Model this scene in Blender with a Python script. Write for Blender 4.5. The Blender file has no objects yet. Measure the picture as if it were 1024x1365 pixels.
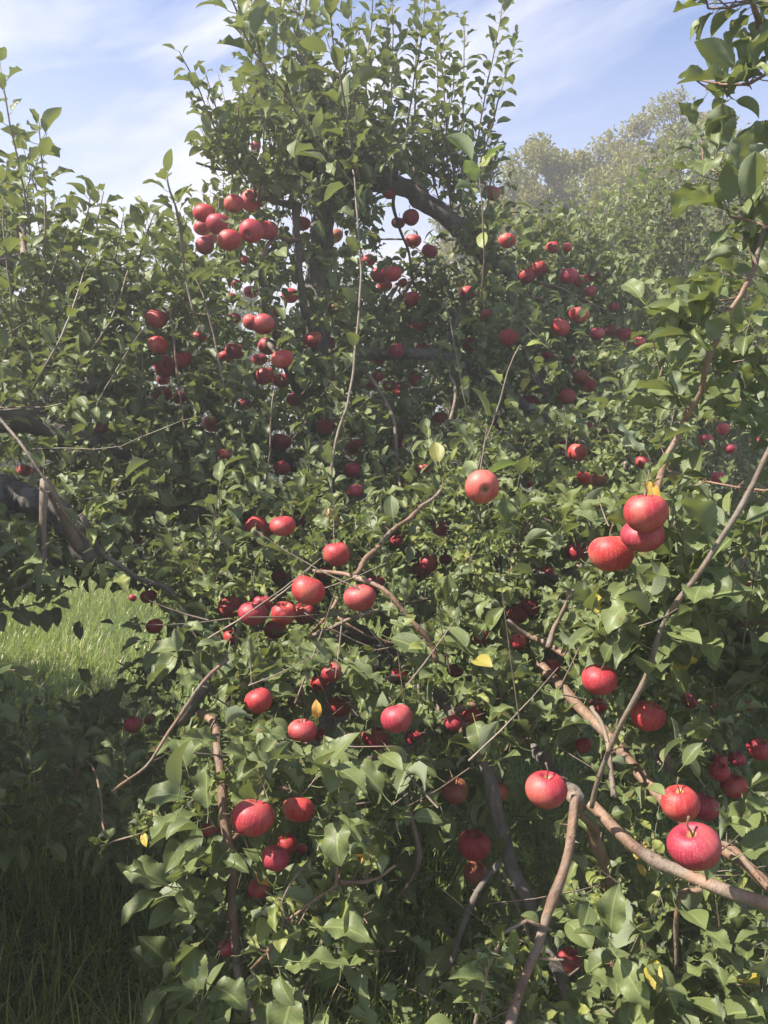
import bpy, math, random
import numpy as np
random.seed(11); rng = np.random.default_rng(11)
R = math.radians
scene = bpy.context.scene
COL = scene.collection
# ------------------------------------------------------------------ camera, sky, sun, exposure
F = 1114.0; PITCH = R(-5.5); CAM_Z = 1.6
cam_d = bpy.data.cameras.new('camera'); cam = bpy.data.objects.new('camera', cam_d); COL.objects.link(cam)
cam_d.sensor_fit = 'VERTICAL'; cam_d.sensor_height = 36.0; cam_d.lens = 36.0*F/1365.0
cam_d.clip_start = 0.05; cam_d.clip_end = 2000
cam.location = (0, 0, CAM_Z); cam.rotation_euler = (R(90)+PITCH, 0, 0)
scene.camera = cam
SUN_AZ = R(-106)          # from +Y (view direction) towards -X (left)
SUN_EL = R(51)
L = np.array([math.sin(SUN_AZ)*math.cos(SUN_EL), math.cos(SUN_AZ)*math.cos(SUN_EL), math.sin(SUN_EL)])
SKY_STRENGTH = 0.074; SUN_STRENGTH = 5.0
HAZE = 0.0165
scene.view_settings.view_transform = 'Standard'; scene.view_settings.look = 'None'
scene.view_settings.gamma = 1.0; scene.view_settings.exposure = 1.40
scene.render.resolution_x = 768; scene.render.resolution_y = 1024

def N_(nt, typ, **kw):
    n = nt.nodes.new(typ)
    for k, v in kw.items():
        if k in n.inputs: n.inputs[k].default_value = v
        else: setattr(n, k, v)
    return n
def setin(n, **kw):
    for k, v in kw.items(): n.inputs[k.replace('_', ' ')].default_value = v
    return n
def ramp(nt, stops, fac=None):
    r = nt.nodes.new('ShaderNodeValToRGB'); e = r.color_ramp.elements
    while len(e) < len(stops): e.new(0.5)
    for i, (p, c) in enumerate(stops):
        e[i].position = p; e[i].color = tuple(c)+(1,) if len(c) == 3 else c
    if fac is not None: nt.links.new(fac, r.inputs['Fac'])
    return r
def mixc(nt, fac, a, b):
    m = nt.nodes.new('ShaderNodeMix'); m.data_type = 'RGBA'
    for sock, v in ((m.inputs[0], fac), (m.inputs[6], a), (m.inputs[7], b)):
        if hasattr(v, 'links'): nt.links.new(v, sock)
        elif isinstance(v, (int, float)): sock.default_value = v
        else: sock.default_value = tuple(v)+(1,)
    return m.outputs[2]
def math_(nt, op, a, b=0.0, clamp=False):
    m = nt.nodes.new('ShaderNodeMath'); m.operation = op; m.use_clamp = clamp
    for i, v in enumerate((a, b)):
        if hasattr(v, 'links'): nt.links.new(v, m.inputs[i])
        else: m.inputs[i].default_value = v
    return m.outputs[0]

world = bpy.data.worlds.new('World'); scene.world = world; world.use_nodes = True
nt = world.node_tree; nt.nodes.clear()
sky = nt.nodes.new('ShaderNodeTexSky'); sky.sky_type = 'NISHITA'; sky.sun_disc = False
sky.sun_elevation = SUN_EL; sky.sun_rotation = SUN_AZ
sky.air_density = 1.0; sky.dust_density = 0.6; sky.ozone_density = 1.0; sky.altitude = 200
tc = nt.nodes.new('ShaderNodeTexCoord')
sep = nt.nodes.new('ShaderNodeSeparateXYZ'); nt.links.new(tc.outputs['Generated'], sep.inputs[0])
zc = math_(nt, 'MAXIMUM', sep.outputs[2], 0.06)
cx = math_(nt, 'DIVIDE', sep.outputs[0], zc); cy = math_(nt, 'DIVIDE', sep.outputs[1], zc)
comb = nt.nodes.new('ShaderNodeCombineXYZ'); nt.links.new(cx, comb.inputs[0]); nt.links.new(cy, comb.inputs[1])
mp = nt.nodes.new('ShaderNodeMapping'); mp0 = nt.nodes.new('ShaderNodeMapping'); mp0.inputs['Rotation'].default_value = (0, 0, R(47)); nt.links.new(comb.outputs[0], mp0.inputs[0])
mp.inputs['Scale'].default_value = (0.34, 0.9, 1); mp.inputs['Location'].default_value = (4.4, 8.2, 0)
nt.links.new(mp0.outputs[0], mp.inputs[0])
n1 = N_(nt, 'ShaderNodeTexNoise', Scale=1.1, Detail=9.0, Roughness=0.58, Distortion=0.5); nt.links.new(mp.outputs[0], n1.inputs['Vector'])
cl = ramp(nt, [(0.46, (0, 0, 0)), (0.62, (1, 1, 1))], n1.outputs['Fac'])
# veil of thin cloud thickening towards the horizon
hz = ramp(nt, [(0.12, (1, 1, 1)), (0.44, (0.04, 0.04, 0.04))], sep.outputs[2])
hz2 = math_(nt, 'MULTIPLY', hz.outputs[0], 0.8)
cf = math_(nt, 'MULTIPLY', cl.outputs[0], 0.85)
inv = math_(nt, 'MULTIPLY', math_(nt, 'SUBTRACT', 1.0, cf), math_(nt, 'SUBTRACT', 1.0, hz2))
fac = math_(nt, 'SUBTRACT', 1.0, inv)
hsv = N_(nt, 'ShaderNodeHueSaturation', Hue=0.512, Saturation=1.42, Value=1.1); nt.links.new(sky.outputs[0], hsv.inputs['Color'])
skyc = mixc(nt, fac, hsv.outputs[0], (5.9, 5.9, 6.5))
bg = nt.nodes.new('ShaderNodeBackground'); bg.inputs[1].default_value = SKY_STRENGTH
nt.links.new(skyc, bg.inputs[0])
wo = nt.nodes.new('ShaderNodeOutputWorld'); nt.links.new(bg.outputs[0], wo.inputs[0])

sun_d = bpy.data.lights.new('sun', 'SUN'); sun = bpy.data.objects.new('sun', sun_d); COL.objects.link(sun)
sun_d.energy = SUN_STRENGTH; sun_d.angle = R(0.55); sun_d.color = (1.0, 0.92, 0.81)
sun.rotation_euler = (R(90)-SUN_EL, 0, math.pi - SUN_AZ)   # fixed below from the vector
from mathutils import Vector, Matrix
sun.rotation_euler = Vector(-L).to_track_quat('-Z', 'Y').to_euler()
sun.location = (-20, 10, 30)

# ------------------------------------------------------------------ picture-to-place mapping (pixels of the photo, metres of depth)
cp, sp_ = math.cos(PITCH), math.sin(PITCH)
def W(px, py, d):
    px = np.asarray(px, float); py = np.asarray(py, float); d = np.asarray(d, float)
    x = (px-512.0)/F*d; v = -(py-682.5)/F*d
    return np.stack([x, d*cp - v*sp_, CAM_Z + d*sp_ + v*cp], -1)
def project(P):
    q = P - np.array([0, 0, CAM_Z])
    d = q[:, 1]*cp + q[:, 2]*sp_; v = -q[:, 1]*sp_ + q[:, 2]*cp
    dd = np.maximum(d, 1e-3)
    return 512+q[:, 0]/dd*F, 682.5-v/dd*F, d
def nrm(v):
    return v/np.maximum(np.linalg.norm(v, axis=-1, keepdims=True), 1e-9)

# ------------------------------------------------------------------ object helpers
def tag(o, label=None, cat=None, group=None, kind=None):
    if label: o['label'] = label
    if cat: o['category'] = cat
    if group: o['group'] = group
    if kind: o['kind'] = kind
    return o
def empty(name, loc):
    o = bpy.data.objects.new(name, None); COL.objects.link(o); o.location = loc; o.empty_display_size = 0.2
    return o
def link(name, me, parent=None):
    o = bpy.data.objects.new(name, me); COL.objects.link(o)
    if parent is not None:
        o.parent = parent
        p = parent; off = Vector((0, 0, 0))
        while p is not None: off += p.location; p = p.parent
        o.location = -off
    return o
def mesh_np(name, V, Q, mat, uv=None, tint=None, tris=False, smooth=True):
    """V (n,3), Q (m,4 or 3) -> mesh"""
    me = bpy.data.meshes.new(name); k = Q.shape[1]
    me.vertices.add(len(V)); me.vertices.foreach_set('co', np.ascontiguousarray(V, dtype=np.float32).ravel())
    me.loops.add(Q.size); me.loops.foreach_set('vertex_index', np.ascontiguousarray(Q, dtype=np.int32).ravel())
    me.polygons.add(len(Q)); me.polygons.foreach_set('loop_start', np.arange(0, Q.size, k, dtype=np.int32))
    me.polygons.foreach_set('use_smooth', np.full(len(Q), smooth, dtype=bool))
    if uv is not None:
        u = me.uv_layers.new(name='UVMap'); u.data.foreach_set('uv', np.ascontiguousarray(uv[Q.ravel()], dtype=np.float32).ravel())
    if tint is not None:
        a = me.attributes.new('tint', 'FLOAT_COLOR', 'POINT'); a.data.foreach_set('color', np.ascontiguousarray(tint, dtype=np.float32).ravel())
    me.update(calc_edges=True); me.validate(); me.materials.append(mat)
    return me

# ------------------------------------------------------------------ materials
def newmat(name):
    m = bpy.data.materials.new(name); m.use_nodes = True; nt = m.node_tree; nt.nodes.clear()
    return m, nt, nt.nodes.new('ShaderNodeOutputMaterial')
def leaf_mat(name, dark, light, under, trans, rough=0.49, tfac=0.26, veins=True):
    m, nt, out = newmat(name)
    at = N_(nt, 'ShaderNodeAttribute', attribute_name='tint')
    sepc = nt.nodes.new('ShaderNodeSeparateColor'); nt.links.new(at.outputs['Color'], sepc.inputs[0])
    base = mixc(nt, sepc.outputs[0], dark, light)
    tco = nt.nodes.new('ShaderNodeTexCoord')
    if veins:
        uvs = nt.nodes.new('ShaderNodeSeparateXYZ'); nt.links.new(tco.outputs['UV'], uvs.inputs[0])
        au = math_(nt, 'ABSOLUTE', math_(nt, 'SUBTRACT', uvs.outputs[0], 0.5))
        mid = math_(nt, 'LESS_THAN', au, 0.035)
        fr = math_(nt, 'FRACT', math_(nt, 'SUBTRACT', math_(nt, 'MULTIPLY', uvs.outputs[1], 9.0), math_(nt, 'MULTIPLY', au, 5.0)))
        side = math_(nt, 'LESS_THAN', math_(nt, 'ABSOLUTE', math_(nt, 'SUBTRACT', fr, 0.5)), 0.07)
        vein = math_(nt, 'MAXIMUM', math_(nt, 'MULTIPLY', mid, 0.85), math_(nt, 'MULTIPLY', side, 0.34))
        nz = N_(nt, 'ShaderNodeTexNoise', Scale=60.0, Detail=3.0); nt.links.new(tco.outputs['Object'], nz.inputs['Vector'])
        base = mixc(nt, math_(nt, 'MULTIPLY', nz.outputs['Fac'], 0.35), base, tuple(c*1.5 for c in light))
        # rusty blemishes near some margins
        nb = N_(nt, 'ShaderNodeTexNoise', Scale=34.0, Detail=2.0); nt.links.new(tco.outputs['Object'], nb.inputs['Vector'])
        bl = ramp(nt, [(0.65, (0, 0, 0)), (0.70, (1, 1, 1))], nb.outputs['Fac'])
        base = mixc(nt, math_(nt, 'MULTIPLY', bl.outputs[0], 0.6), base, (0.16, 0.10, 0.04))
        base = mixc(nt, vein, base, (0.22, 0.27, 0.10))
    geo = nt.nodes.new('ShaderNodeNewGeometry')
    col = mixc(nt, geo.outputs['Backfacing'], base, under)
    # a few leaves turning yellow (green channel of tint)
    yel = ramp(nt, [(0.996, (0, 0, 0)), (0.998, (1, 1, 1))], sepc.outputs[1])
    col = mixc(nt, yel.outputs[0], col, (0.45, 0.36, 0.06))
    p = N_(nt, 'ShaderNodeBsdfPrincipled'); nt.links.new(col, p.inputs['Base Color'])
    rr = math_(nt, 'ADD', rough, math_(nt, 'MULTIPLY', geo.outputs['Backfacing'], 0.3))
    nt.links.new(rr, p.inputs['Roughness']); p.inputs['Specular IOR Level'].default_value = 0.42
    if veins:
        bmp = N_(nt, 'ShaderNodeBump', Strength=0.5, Distance=0.0015)
        h = math_(nt, 'ADD', math_(nt, 'MULTIPLY', vein, -1.0), math_(nt, 'MULTIPLY', nz.outputs['Fac'], 1.6))
        nt.links.new(h, bmp.inputs['Height']); nt.links.new(bmp.outputs[0], p.inputs['Normal'])
    t = nt.nodes.new('ShaderNodeBsdfTranslucent')
    tcol = mixc(nt, sepc.outputs[0], tuple(c*0.8 for c in trans), trans)
    nt.links.new(tcol, t.inputs[0])
    mx = nt.nodes.new('ShaderNodeMixShader'); mx.inputs[0].default_value = tfac
    nt.links.new(p.outputs[0], mx.inputs[1]); nt.links.new(t.outputs[0], mx.inputs[2]); nt.links.new(mx.outputs[0], out.inputs[0])
    return m
M = {}
M['leaf'] = leaf_mat('apple_leaf', (0.060, 0.085, 0.033), (0.145, 0.178, 0.062), (0.21, 0.25, 0.15), (0.26, 0.30, 0.06))
M['leaf_young'] = leaf_mat('young_apple_leaf', (0.13, 0.15, 0.035), (0.23, 0.25, 0.065), (0.24, 0.29, 0.17), (0.28, 0.38, 0.07))
M['leaf_far'] = leaf_mat('far_apple_leaf', (0.080, 0.095, 0.025), (0.16, 0.175, 0.045), (0.17, 0.21, 0.11), (0.20, 0.28, 0.05), veins=False)
M['leaf_wood'] = leaf_mat('woodland_leaf', (0.10, 0.13, 0.015), (0.27, 0.26, 0.025), (0.26, 0.25, 0.08), (0.38, 0.33, 0.05), rough=0.6, veins=False)
M['leaf_dark'] = leaf_mat('dark_tree_leaf', (0.05, 0.085, 0.030), (0.09, 0.14, 0.04), (0.12, 0.16, 0.08), (0.14, 0.2, 0.04), rough=0.6, veins=False)
def bark_mat(name, a, b, scale, bump, rough=0.8):
    m, nt, out = newmat(name)
    tco = nt.nodes.new('ShaderNodeTexCoord')
    mpp = nt.nodes.new('ShaderNodeMapping'); mpp.inputs['Scale'].default_value = (1, 1, 0.45); nt.links.new(tco.outputs['Object'], mpp.inputs[0])
    n = N_(nt, 'ShaderNodeTexNoise', Scale=scale, Detail=8.0, Roughness=0.65); nt.links.new(mpp.outputs[0], n.inputs['Vector'])
    n2 = N_(nt, 'ShaderNodeTexNoise', Scale=scale*0.18, Detail=3.0); nt.links.new(tco.outputs['Object'], n2.inputs['Vector'])
    f = math_(nt, 'ADD', math_(nt, 'MULTIPLY', n.outputs['Fac'], 0.6), math_(nt, 'MULTIPLY', n2.outputs['Fac'], 0.5))
    c = ramp(nt, [(0.36, a), (0.72, b)], f)
    v = N_(nt, 'ShaderNodeTexVoronoi', Scale=scale*3.2); nt.links.new(tco.outputs['Object'], v.inputs['Vector'])
    dots = ramp(nt, [(0.10, (1, 1, 1)), (0.16, (0, 0, 0))], v.outputs['Distance'])
    n3 = N_(nt, 'ShaderNodeTexNoise', Scale=9.0, Detail=4.0); nt.links.new(tco.outputs['Object'], n3.inputs['Vector'])
    pf = ramp(nt, [(0.52, (0, 0, 0)), (0.60, (1, 1, 1))], n3.outputs['Fac'])
    c2 = mixc(nt, math_(nt, 'MULTIPLY', pf.outputs[0], 0.45), c.outputs[0], (0.20, 0.19, 0.16))
    col = mixc(nt, math_(nt, 'MULTIPLY', dots.outputs[0], 0.35), c2, tuple(min(1, x*2.0) for x in b))
    p = N_(nt, 'ShaderNodeBsdfPrincipled', Roughness=rough); nt.links.new(col, p.inputs['Base Color'])
    bm = N_(nt, 'ShaderNodeBump', Strength=bump, Distance=0.012); nt.links.new(f, bm.inputs['Height']); nt.links.new(bm.outputs[0], p.inputs['Normal'])
    nt.links.new(p.outputs[0], out.inputs[0]); return m
M['bark'] = bark_mat('grey_bark', (0.04, 0.033, 0.028), (0.21, 0.18, 0.155), 34, 1.0)
M['bark_dark'] = bark_mat('dark_bark', (0.02, 0.017, 0.014), (0.11, 0.095, 0.08), 30, 1.0)  # darker bark tone, on two limbs of the left tree
M['twig'] = bark_mat('orange_brown_bark', (0.10, 0.055, 0.036), (0.33, 0.21, 0.14), 60, 0.9, 0.55)
M['twig_grey'] = bark_mat('greyish_brown_bark', (0.09, 0.065, 0.048), (0.27, 0.20, 0.15), 60, 0.8, 0.6)
M['shoot'] = bark_mat('pale_shoot_bark', (0.09, 0.065, 0.045), (0.20, 0.16, 0.10), 80, 0.2, 0.5)

def apple_mat(name, red1, red2, pale):
    m, nt, out = newmat(name)
    tco = nt.nodes.new('ShaderNodeTexCoord'); oi = nt.nodes.new('ShaderNodeObjectInfo')
    s = nt.nodes.new('ShaderNodeSeparateXYZ'); nt.links.new(tco.outputs['Object'], s.inputs[0])
    ang = math_(nt, 'ARCTAN2', s.outputs[1], s.outputs[0])
    cb = nt.nodes.new('ShaderNodeCombineXYZ')
    nt.links.new(math_(nt, 'MULTIPLY', math_(nt, 'COSINE', ang), 9.0), cb.inputs[0])
    nt.links.new(math_(nt, 'MULTIPLY', math_(nt, 'SINE', ang), 9.0), cb.inputs[1])
    nt.links.new(math_(nt, 'ADD', math_(nt, 'MULTIPLY', s.outputs[2], 20.0), math_(nt, 'MULTIPLY', oi.outputs['Random'], 40.0)), cb.inputs[2])
    st = N_(nt, 'ShaderNodeTexNoise', Scale=1.6, Detail=4.0, Roughness=0.6); nt.links.new(cb.outputs[0], st.inputs['Vector'])
    c = ramp(nt, [(0.36, red1), (0.66, red2)], st.outputs['Fac'])
    # paler blush patch on one side, different on every apple
    add = nt.nodes.new('ShaderNodeVectorMath'); add.operation = 'ADD'; nt.links.new(tco.outputs['Object'], add.inputs[0])
    cb2 = nt.nodes.new('ShaderNodeCombineXYZ')
    for i, k in enumerate((3.0, 7.0, 5.0)): nt.links.new(math_(nt, 'MULTIPLY', oi.outputs['Random'], k), cb2.inputs[i])
    nt.links.new(cb2.outputs[0], add.inputs[1])
    bl = N_(nt, 'ShaderNodeTexNoise', Scale=14.0, Detail=2.0); nt.links.new(add.outputs[0], bl.inputs['Vector'])
    blf = ramp(nt, [(0.50, (0, 0, 0)), (0.78, (1, 1, 1))], bl.outputs['Fac'])
    col = mixc(nt, math_(nt, 'MULTIPLY', blf.outputs[0], 0.8), c.outputs[0], pale)
    # lenticels
    v = N_(nt, 'ShaderNodeTexVoronoi', Scale=210.0); nt.links.new(add.outputs[0], v.inputs['Vector'])
    d = ramp(nt, [(0.12, (1, 1, 1)), (0.22, (0, 0, 0))], v.outputs['Distance'])
    col = mixc(nt, math_(nt, 'MULTIPLY', d.outputs[0], 0.5), col, (0.58, 0.33, 0.24))
    # greenish russet inside the stalk dimple
    top = math_(nt, 'MULTIPLY', math_(nt, 'LESS_THAN', math_(nt, 'ADD', math_(nt, 'POWER', s.outputs[0], 2.0), math_(nt, 'POWER', s.outputs[1], 2.0)), 0.00006), 0.6)
    col = mixc(nt, top, col, (0.30, 0.26, 0.08))
    hs = nt.nodes.new('ShaderNodeHueSaturation')
    nt.links.new(math_(nt, 'ADD', 0.494, math_(nt, 'MULTIPLY', oi.outputs['Random'], 0.014)), hs.inputs['Hue'])
    nt.links.new(math_(nt, 'ADD', 0.88, math_(nt, 'MULTIPLY', oi.outputs['Random'], 0.35)), hs.inputs['Value'])
    nt.links.new(col, hs.inputs['Color'])
    p = N_(nt, 'ShaderNodeBsdfPrincipled', Roughness=0.52); nt.links.new(hs.outputs[0], p.inputs['Base Color'])
    p.inputs['Specular IOR Level'].default_value = 0.45
    p.inputs['Subsurface Weight'].default_value = 0.0
    bm = N_(nt, 'ShaderNodeBump', Strength=0.15, Distance=0.001); nt.links.new(bl.outputs['Fac'], bm.inputs['Height']); nt.links.new(bm.outputs[0], p.inputs['Normal'])
    nt.links.new(p.outputs[0], out.inputs[0]); return m
M['apple'] = apple_mat('red_apple_skin', (0.28, 0.018, 0.030), (0.43, 0.048, 0.066), (0.52, 0.15, 0.11))
M['apple_dull'] = apple_mat('dull_apple_skin', (0.22, 0.04, 0.03), (0.34, 0.11, 0.06), (0.30, 0.25, 0.08))
def plain(name, c, rough=0.7):
    m, nt, out = newmat(name)
    tco = nt.nodes.new('ShaderNodeTexCoord')
    n = N_(nt, 'ShaderNodeTexNoise', Scale=90.0, Detail=3.0); nt.links.new(tco.outputs['Object'], n.inputs['Vector'])
    col = mixc(nt, n.outputs['Fac'], tuple(x*0.7 for x in c), tuple(min(1, x*1.3) for x in c))
    p = N_(nt, 'ShaderNodeBsdfPrincipled', Roughness=rough); nt.links.new(col, p.inputs['Base Color']); nt.links.new(p.outputs[0], out.inputs[0]); return m
M['stalk'] = plain('apple_stalk', (0.12, 0.09, 0.045))
M['calyx'] = plain('dry_calyx', (0.09, 0.06, 0.035))
M['yellow'] = leaf_mat('yellow_leaf', (0.50, 0.34, 0.05), (0.62, 0.45, 0.09), (0.5, 0.4, 0.12), (0.6, 0.4, 0.06))
M['orange'] = leaf_mat('orange_leaf', (0.62, 0.28, 0.05), (0.68, 0.34, 0.07), (0.5, 0.3, 0.10), (0.6, 0.3, 0.05))
M['dead'] = leaf_mat('dead_leaf', (0.36, 0.26, 0.13), (0.48, 0.34, 0.18), (0.4, 0.3, 0.18), (0.3, 0.2, 0.08))
def grass_mat():
    m, nt, out = newmat('grass_blade')
    at = N_(nt, 'ShaderNodeAttribute', attribute_name='tint')
    sc = nt.nodes.new('ShaderNodeSeparateColor'); nt.links.new(at.outputs['Color'], sc.inputs[0])
    c = ramp(nt, [(0.0, (0.11, 0.17, 0.035)), (0.6, (0.23, 0.31, 0.065)), (0.88, (0.33, 0.38, 0.10)), (0.94, (0.5, 0.45, 0.24)), (1.0, (0.55, 0.48, 0.28))], sc.outputs[0])
    p = N_(nt, 'ShaderNodeBsdfPrincipled', Roughness=0.38); nt.links.new(c.outputs[0], p.inputs['Base Color'])
    t = nt.nodes.new('ShaderNodeBsdfTranslucent'); nt.links.new(mixc(nt, 0.5, c.outputs[0], (0.42, 0.50, 0.08)), t.inputs[0])
    mx = nt.nodes.new('ShaderNodeMixShader'); mx.inputs[0].default_value = 0.38
    nt.links.new(p.outputs[0], mx.inputs[1]); nt.links.new(t.outputs[0], mx.inputs[2]); nt.links.new(mx.outputs[0], out.inputs[0]); return m
M['grass'] = grass_mat()
def soil_mat():
    m, nt, out = newmat('grassy_soil')
    tco = nt.nodes.new('ShaderNodeTexCoord')
    n = N_(nt, 'ShaderNodeTexNoise', Scale=9.0, Detail=8.0, Roughness=0.7); nt.links.new(tco.outputs['Object'], n.inputs['Vector'])
    c = ramp(nt, [(0.3, (0.035, 0.045, 0.018)), (0.55, (0.07, 0.11, 0.03)), (0.75, (0.13, 0.16, 0.05))], n.outputs['Fac'])
    p = N_(nt, 'ShaderNodeBsdfPrincipled', Roughness=0.9); nt.links.new(c.outputs[0], p.inputs['Base Color'])
    bm = N_(nt, 'ShaderNodeBump', Strength=1.0, Distance=0.05); nt.links.new(n.outputs['Fac'], bm.inputs['Height']); nt.links.new(bm.outputs[0], p.inputs['Normal'])
    nt.links.new(p.outputs[0], out.inputs[0]); return m
M['soil'] = soil_mat()

# ------------------------------------------------------------------ ground
def ground_z(x, y):
    return 0.04*np.sin(x*0.9+1.3)*np.cos(y*0.7) + 0.02*np.sin(x*2.3+y*1.9)
gx = np.concatenate([np.linspace(-400, -14, 14), np.linspace(-13, 13, 70), np.linspace(14, 400, 14)])
gy = np.concatenate([np.linspace(-60, -3, 8), np.linspace(-2.5, 26, 80), np.linspace(28, 700, 16)])
GX, GY = np.meshgrid(gx, gy); fade = np.clip(1-(np.hypot(GX, GY)-14)/10, 0, 1)
V = np.stack([GX, GY, ground_z(GX, GY)*fade], -1).reshape(-1, 3); nx = len(gx)
ii, jj = np.meshgrid(np.arange(nx-1), np.arange(len(gy)-1)); q0 = (jj*nx+ii).ravel()
tag(link('ground', mesh_np('ground', V, np.stack([q0, q0+1, q0+nx+1, q0+nx], 1), M['soil'])), kind='structure')

# ------------------------------------------------------------------ leaves
PROFILE_T = np.array([0, .04, .12, .25, .4, .55, .7, .83, .93, 1.0]); PROFILE_W = np.array([.015, .085, .185, .262, .292, .285, .235, .145, .062, .003])
def leaf_proto(rows, cols, bend, fold, wave, freq, phase, twist, width, serr=0.0, pet=True):
    """blade from x=0.3 to 1.3 on a 0.3 long stalk; returns verts, quads, uv"""
    t = np.linspace(0, 1, rows+1); w = np.interp(t, PROFILE_T, PROFILE_W)*width
    if serr: w = w*(1+serr*np.where(np.arange(rows+1) % 2 == 0, 1, -1)*np.where((t > .08) & (t < .95), 1, 0))
    ang = 0.25-bend*t**1.2; dx = np.cos(ang); dz = np.sin(ang)
    ds = 1.0/rows
    cx = 0.3+np.concatenate([[0], np.cumsum((dx[1:]+dx[:-1])/2*ds)]); cz = np.concatenate([[0], np.cumsum((dz[1:]+dz[:-1])/2*ds)])
    us = np.linspace(-1, 1, cols+1); V = []; UV = []
    for i in range(rows+1):
        tw = twist*t[i]
        for u in us:
            a = abs(u)
            y = u*w[i]*math.cos(fold*a); z = a*w[i]*math.sin(fold) + wave*w[i]*u*u*math.sin(freq*2*math.pi*t[i]+phase+(1.7 if u > 0 else 0))*1.0
            y2 = y*math.cos(tw)-z*math.sin(tw); z2 = y*math.sin(tw)+z*math.cos(tw)
            V.append((cx[i]-z2*math.sin(ang[i]), y2, cz[i]+z2*math.cos(ang[i]))); UV.append((0.5+u*0.5, t[i]))
    Q = []
    for i in range(rows):
        for j in range(cols):
            a = i*(cols+1)+j; Q.append((a, a+cols+1, a+cols+2, a+1))
    if pet:
        n0 = len(V); r = 0.014
        for k, s in enumerate((0.0, 0.17, 0.31)):
            z0 = -0.02*math.sin(s*10)
            for a in (0.5, 2.6, 4.7):
                V.append((s, r*math.cos(a), z0+r*math.sin(a)-0.004)); UV.append((0.5, 0.5))
        for k in range(2):
            for j in range(3):
                a = n0+k*3+j; b = n0+k*3+(j+1) % 3; Q.append((a, b, b+3, a+3))
    return np.array(V), np.array(Q), np.array(UV)
def protos(rows, cols, n, serr=0.0, pet=True, wild=1.0):
    out = []; r = random.Random(5)
    for k in range(n):
        out.append(leaf_proto(rows, cols, r.uniform(0.1, 1.35)*wild, r.uniform(0.15, 0.85), r.uniform(0.04, 0.33)*wild, r.uniform(0.9, 2.6), r.uniform(0, 6), r.uniform(-0.6, 0.6)*wild, r.uniform(0.88, 1.16), serr, pet))
    return out
LOD = {'hi': protos(30, 6, 16, 0.035), 'mid': protos(8, 4, 14), 'lo': protos(4, 2, 8), 'far': protos(2, 2, 5, pet=False)}
LOD['curl'] = [leaf_proto(14, 4, random.uniform(1.5, 3.2), random.uniform(0.8, 1.4), random.uniform(0.5, 0.9), random.uniform(1.5, 3), random.uniform(0, 6), random.uniform(-1.5, 1.5), 0.8, 0.06) for _ in range(6)]
class Leaves:
    def __init__(s): s.P, s.A, s.N, s.S, s.T = [], [], [], [], []
    def add(s, P, A, N, S, T=None):
        n = len(P)
        if n == 0: return
        s.P.append(P); s.A.append(A); s.N.append(N); s.S.append(S)
        s.T.append(rng.random((n, 2)) if T is None else T)
    def arrays(s): return [np.concatenate(x) for x in (s.P, s.A, s.N, s.S, s.T)]
    def build(s, name, mat, parent, lod=None, filt=True, curl=0.0):
        if not s.P: return None
        P, A, N, S, T = s.arrays()
        if filt:
            k = keep_mask(P + A*S[:, None]*0.8, S, filt != 'fruit'); P, A, N, S, T = P[k], A[k], N[k], S[k], T[k]
        if len(P) == 0: return None
        A = nrm(A); N = nrm(N-(N*A).sum(1, keepdims=True)*A); B = np.cross(N, A)
        dist = np.linalg.norm(P-np.array([0, 0, CAM_Z]), axis=1)
        lv = np.where(dist < 2.3, 0, np.where(dist < 4.6, 1, np.where(dist < 9, 2, 3))) if lod is None else np.full(len(P), ('hi', 'mid', 'lo', 'far').index(lod))
        if curl: lv = np.where((rng.random(len(P)) < curl) & (lv < 2), 4, lv)
        VV, QQ, UU, TT = [], [], [], []; off = 0
        for li, ln in enumerate(('hi', 'mid', 'lo', 'far', 'curl')):
            pr = LOD[ln]; pick = rng.integers(0, len(pr), len(P))
            for vi, (v, q, uv) in enumerate(pr):
                idx = np.nonzero((lv == li) & (pick == vi))[0]
                if len(idx) == 0: continue
                a, b, n, sz = A[idx, None, :], B[idx, None, :], N[idx, None, :], S[idx, None, None]
                vs = P[idx, None, :]+(a*v[None, :, 0:1]+b*v[None, :, 1:2]+n*v[None, :, 2:3])*sz
                VV.append(vs.reshape(-1, 3)); k = len(v)
                QQ.append((q[None]+(off+np.arange(len(idx))*k)[:, None, None]).reshape(-1, 4)); off += len(idx)*k
                UU.append(np.tile(uv, (len(idx), 1)))
                tt = np.ones((len(idx), k, 4)); tt[:, :, 0] = T[idx, 0][:, None]; tt[:, :, 1] = T[idx, 1][:, None]; TT.append(tt.reshape(-1, 4))
        me = mesh_np(name, np.concatenate(VV), np.concatenate(QQ), mat, np.concatenate(UU), np.concatenate(TT))
        return link(name, me, parent)

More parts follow.
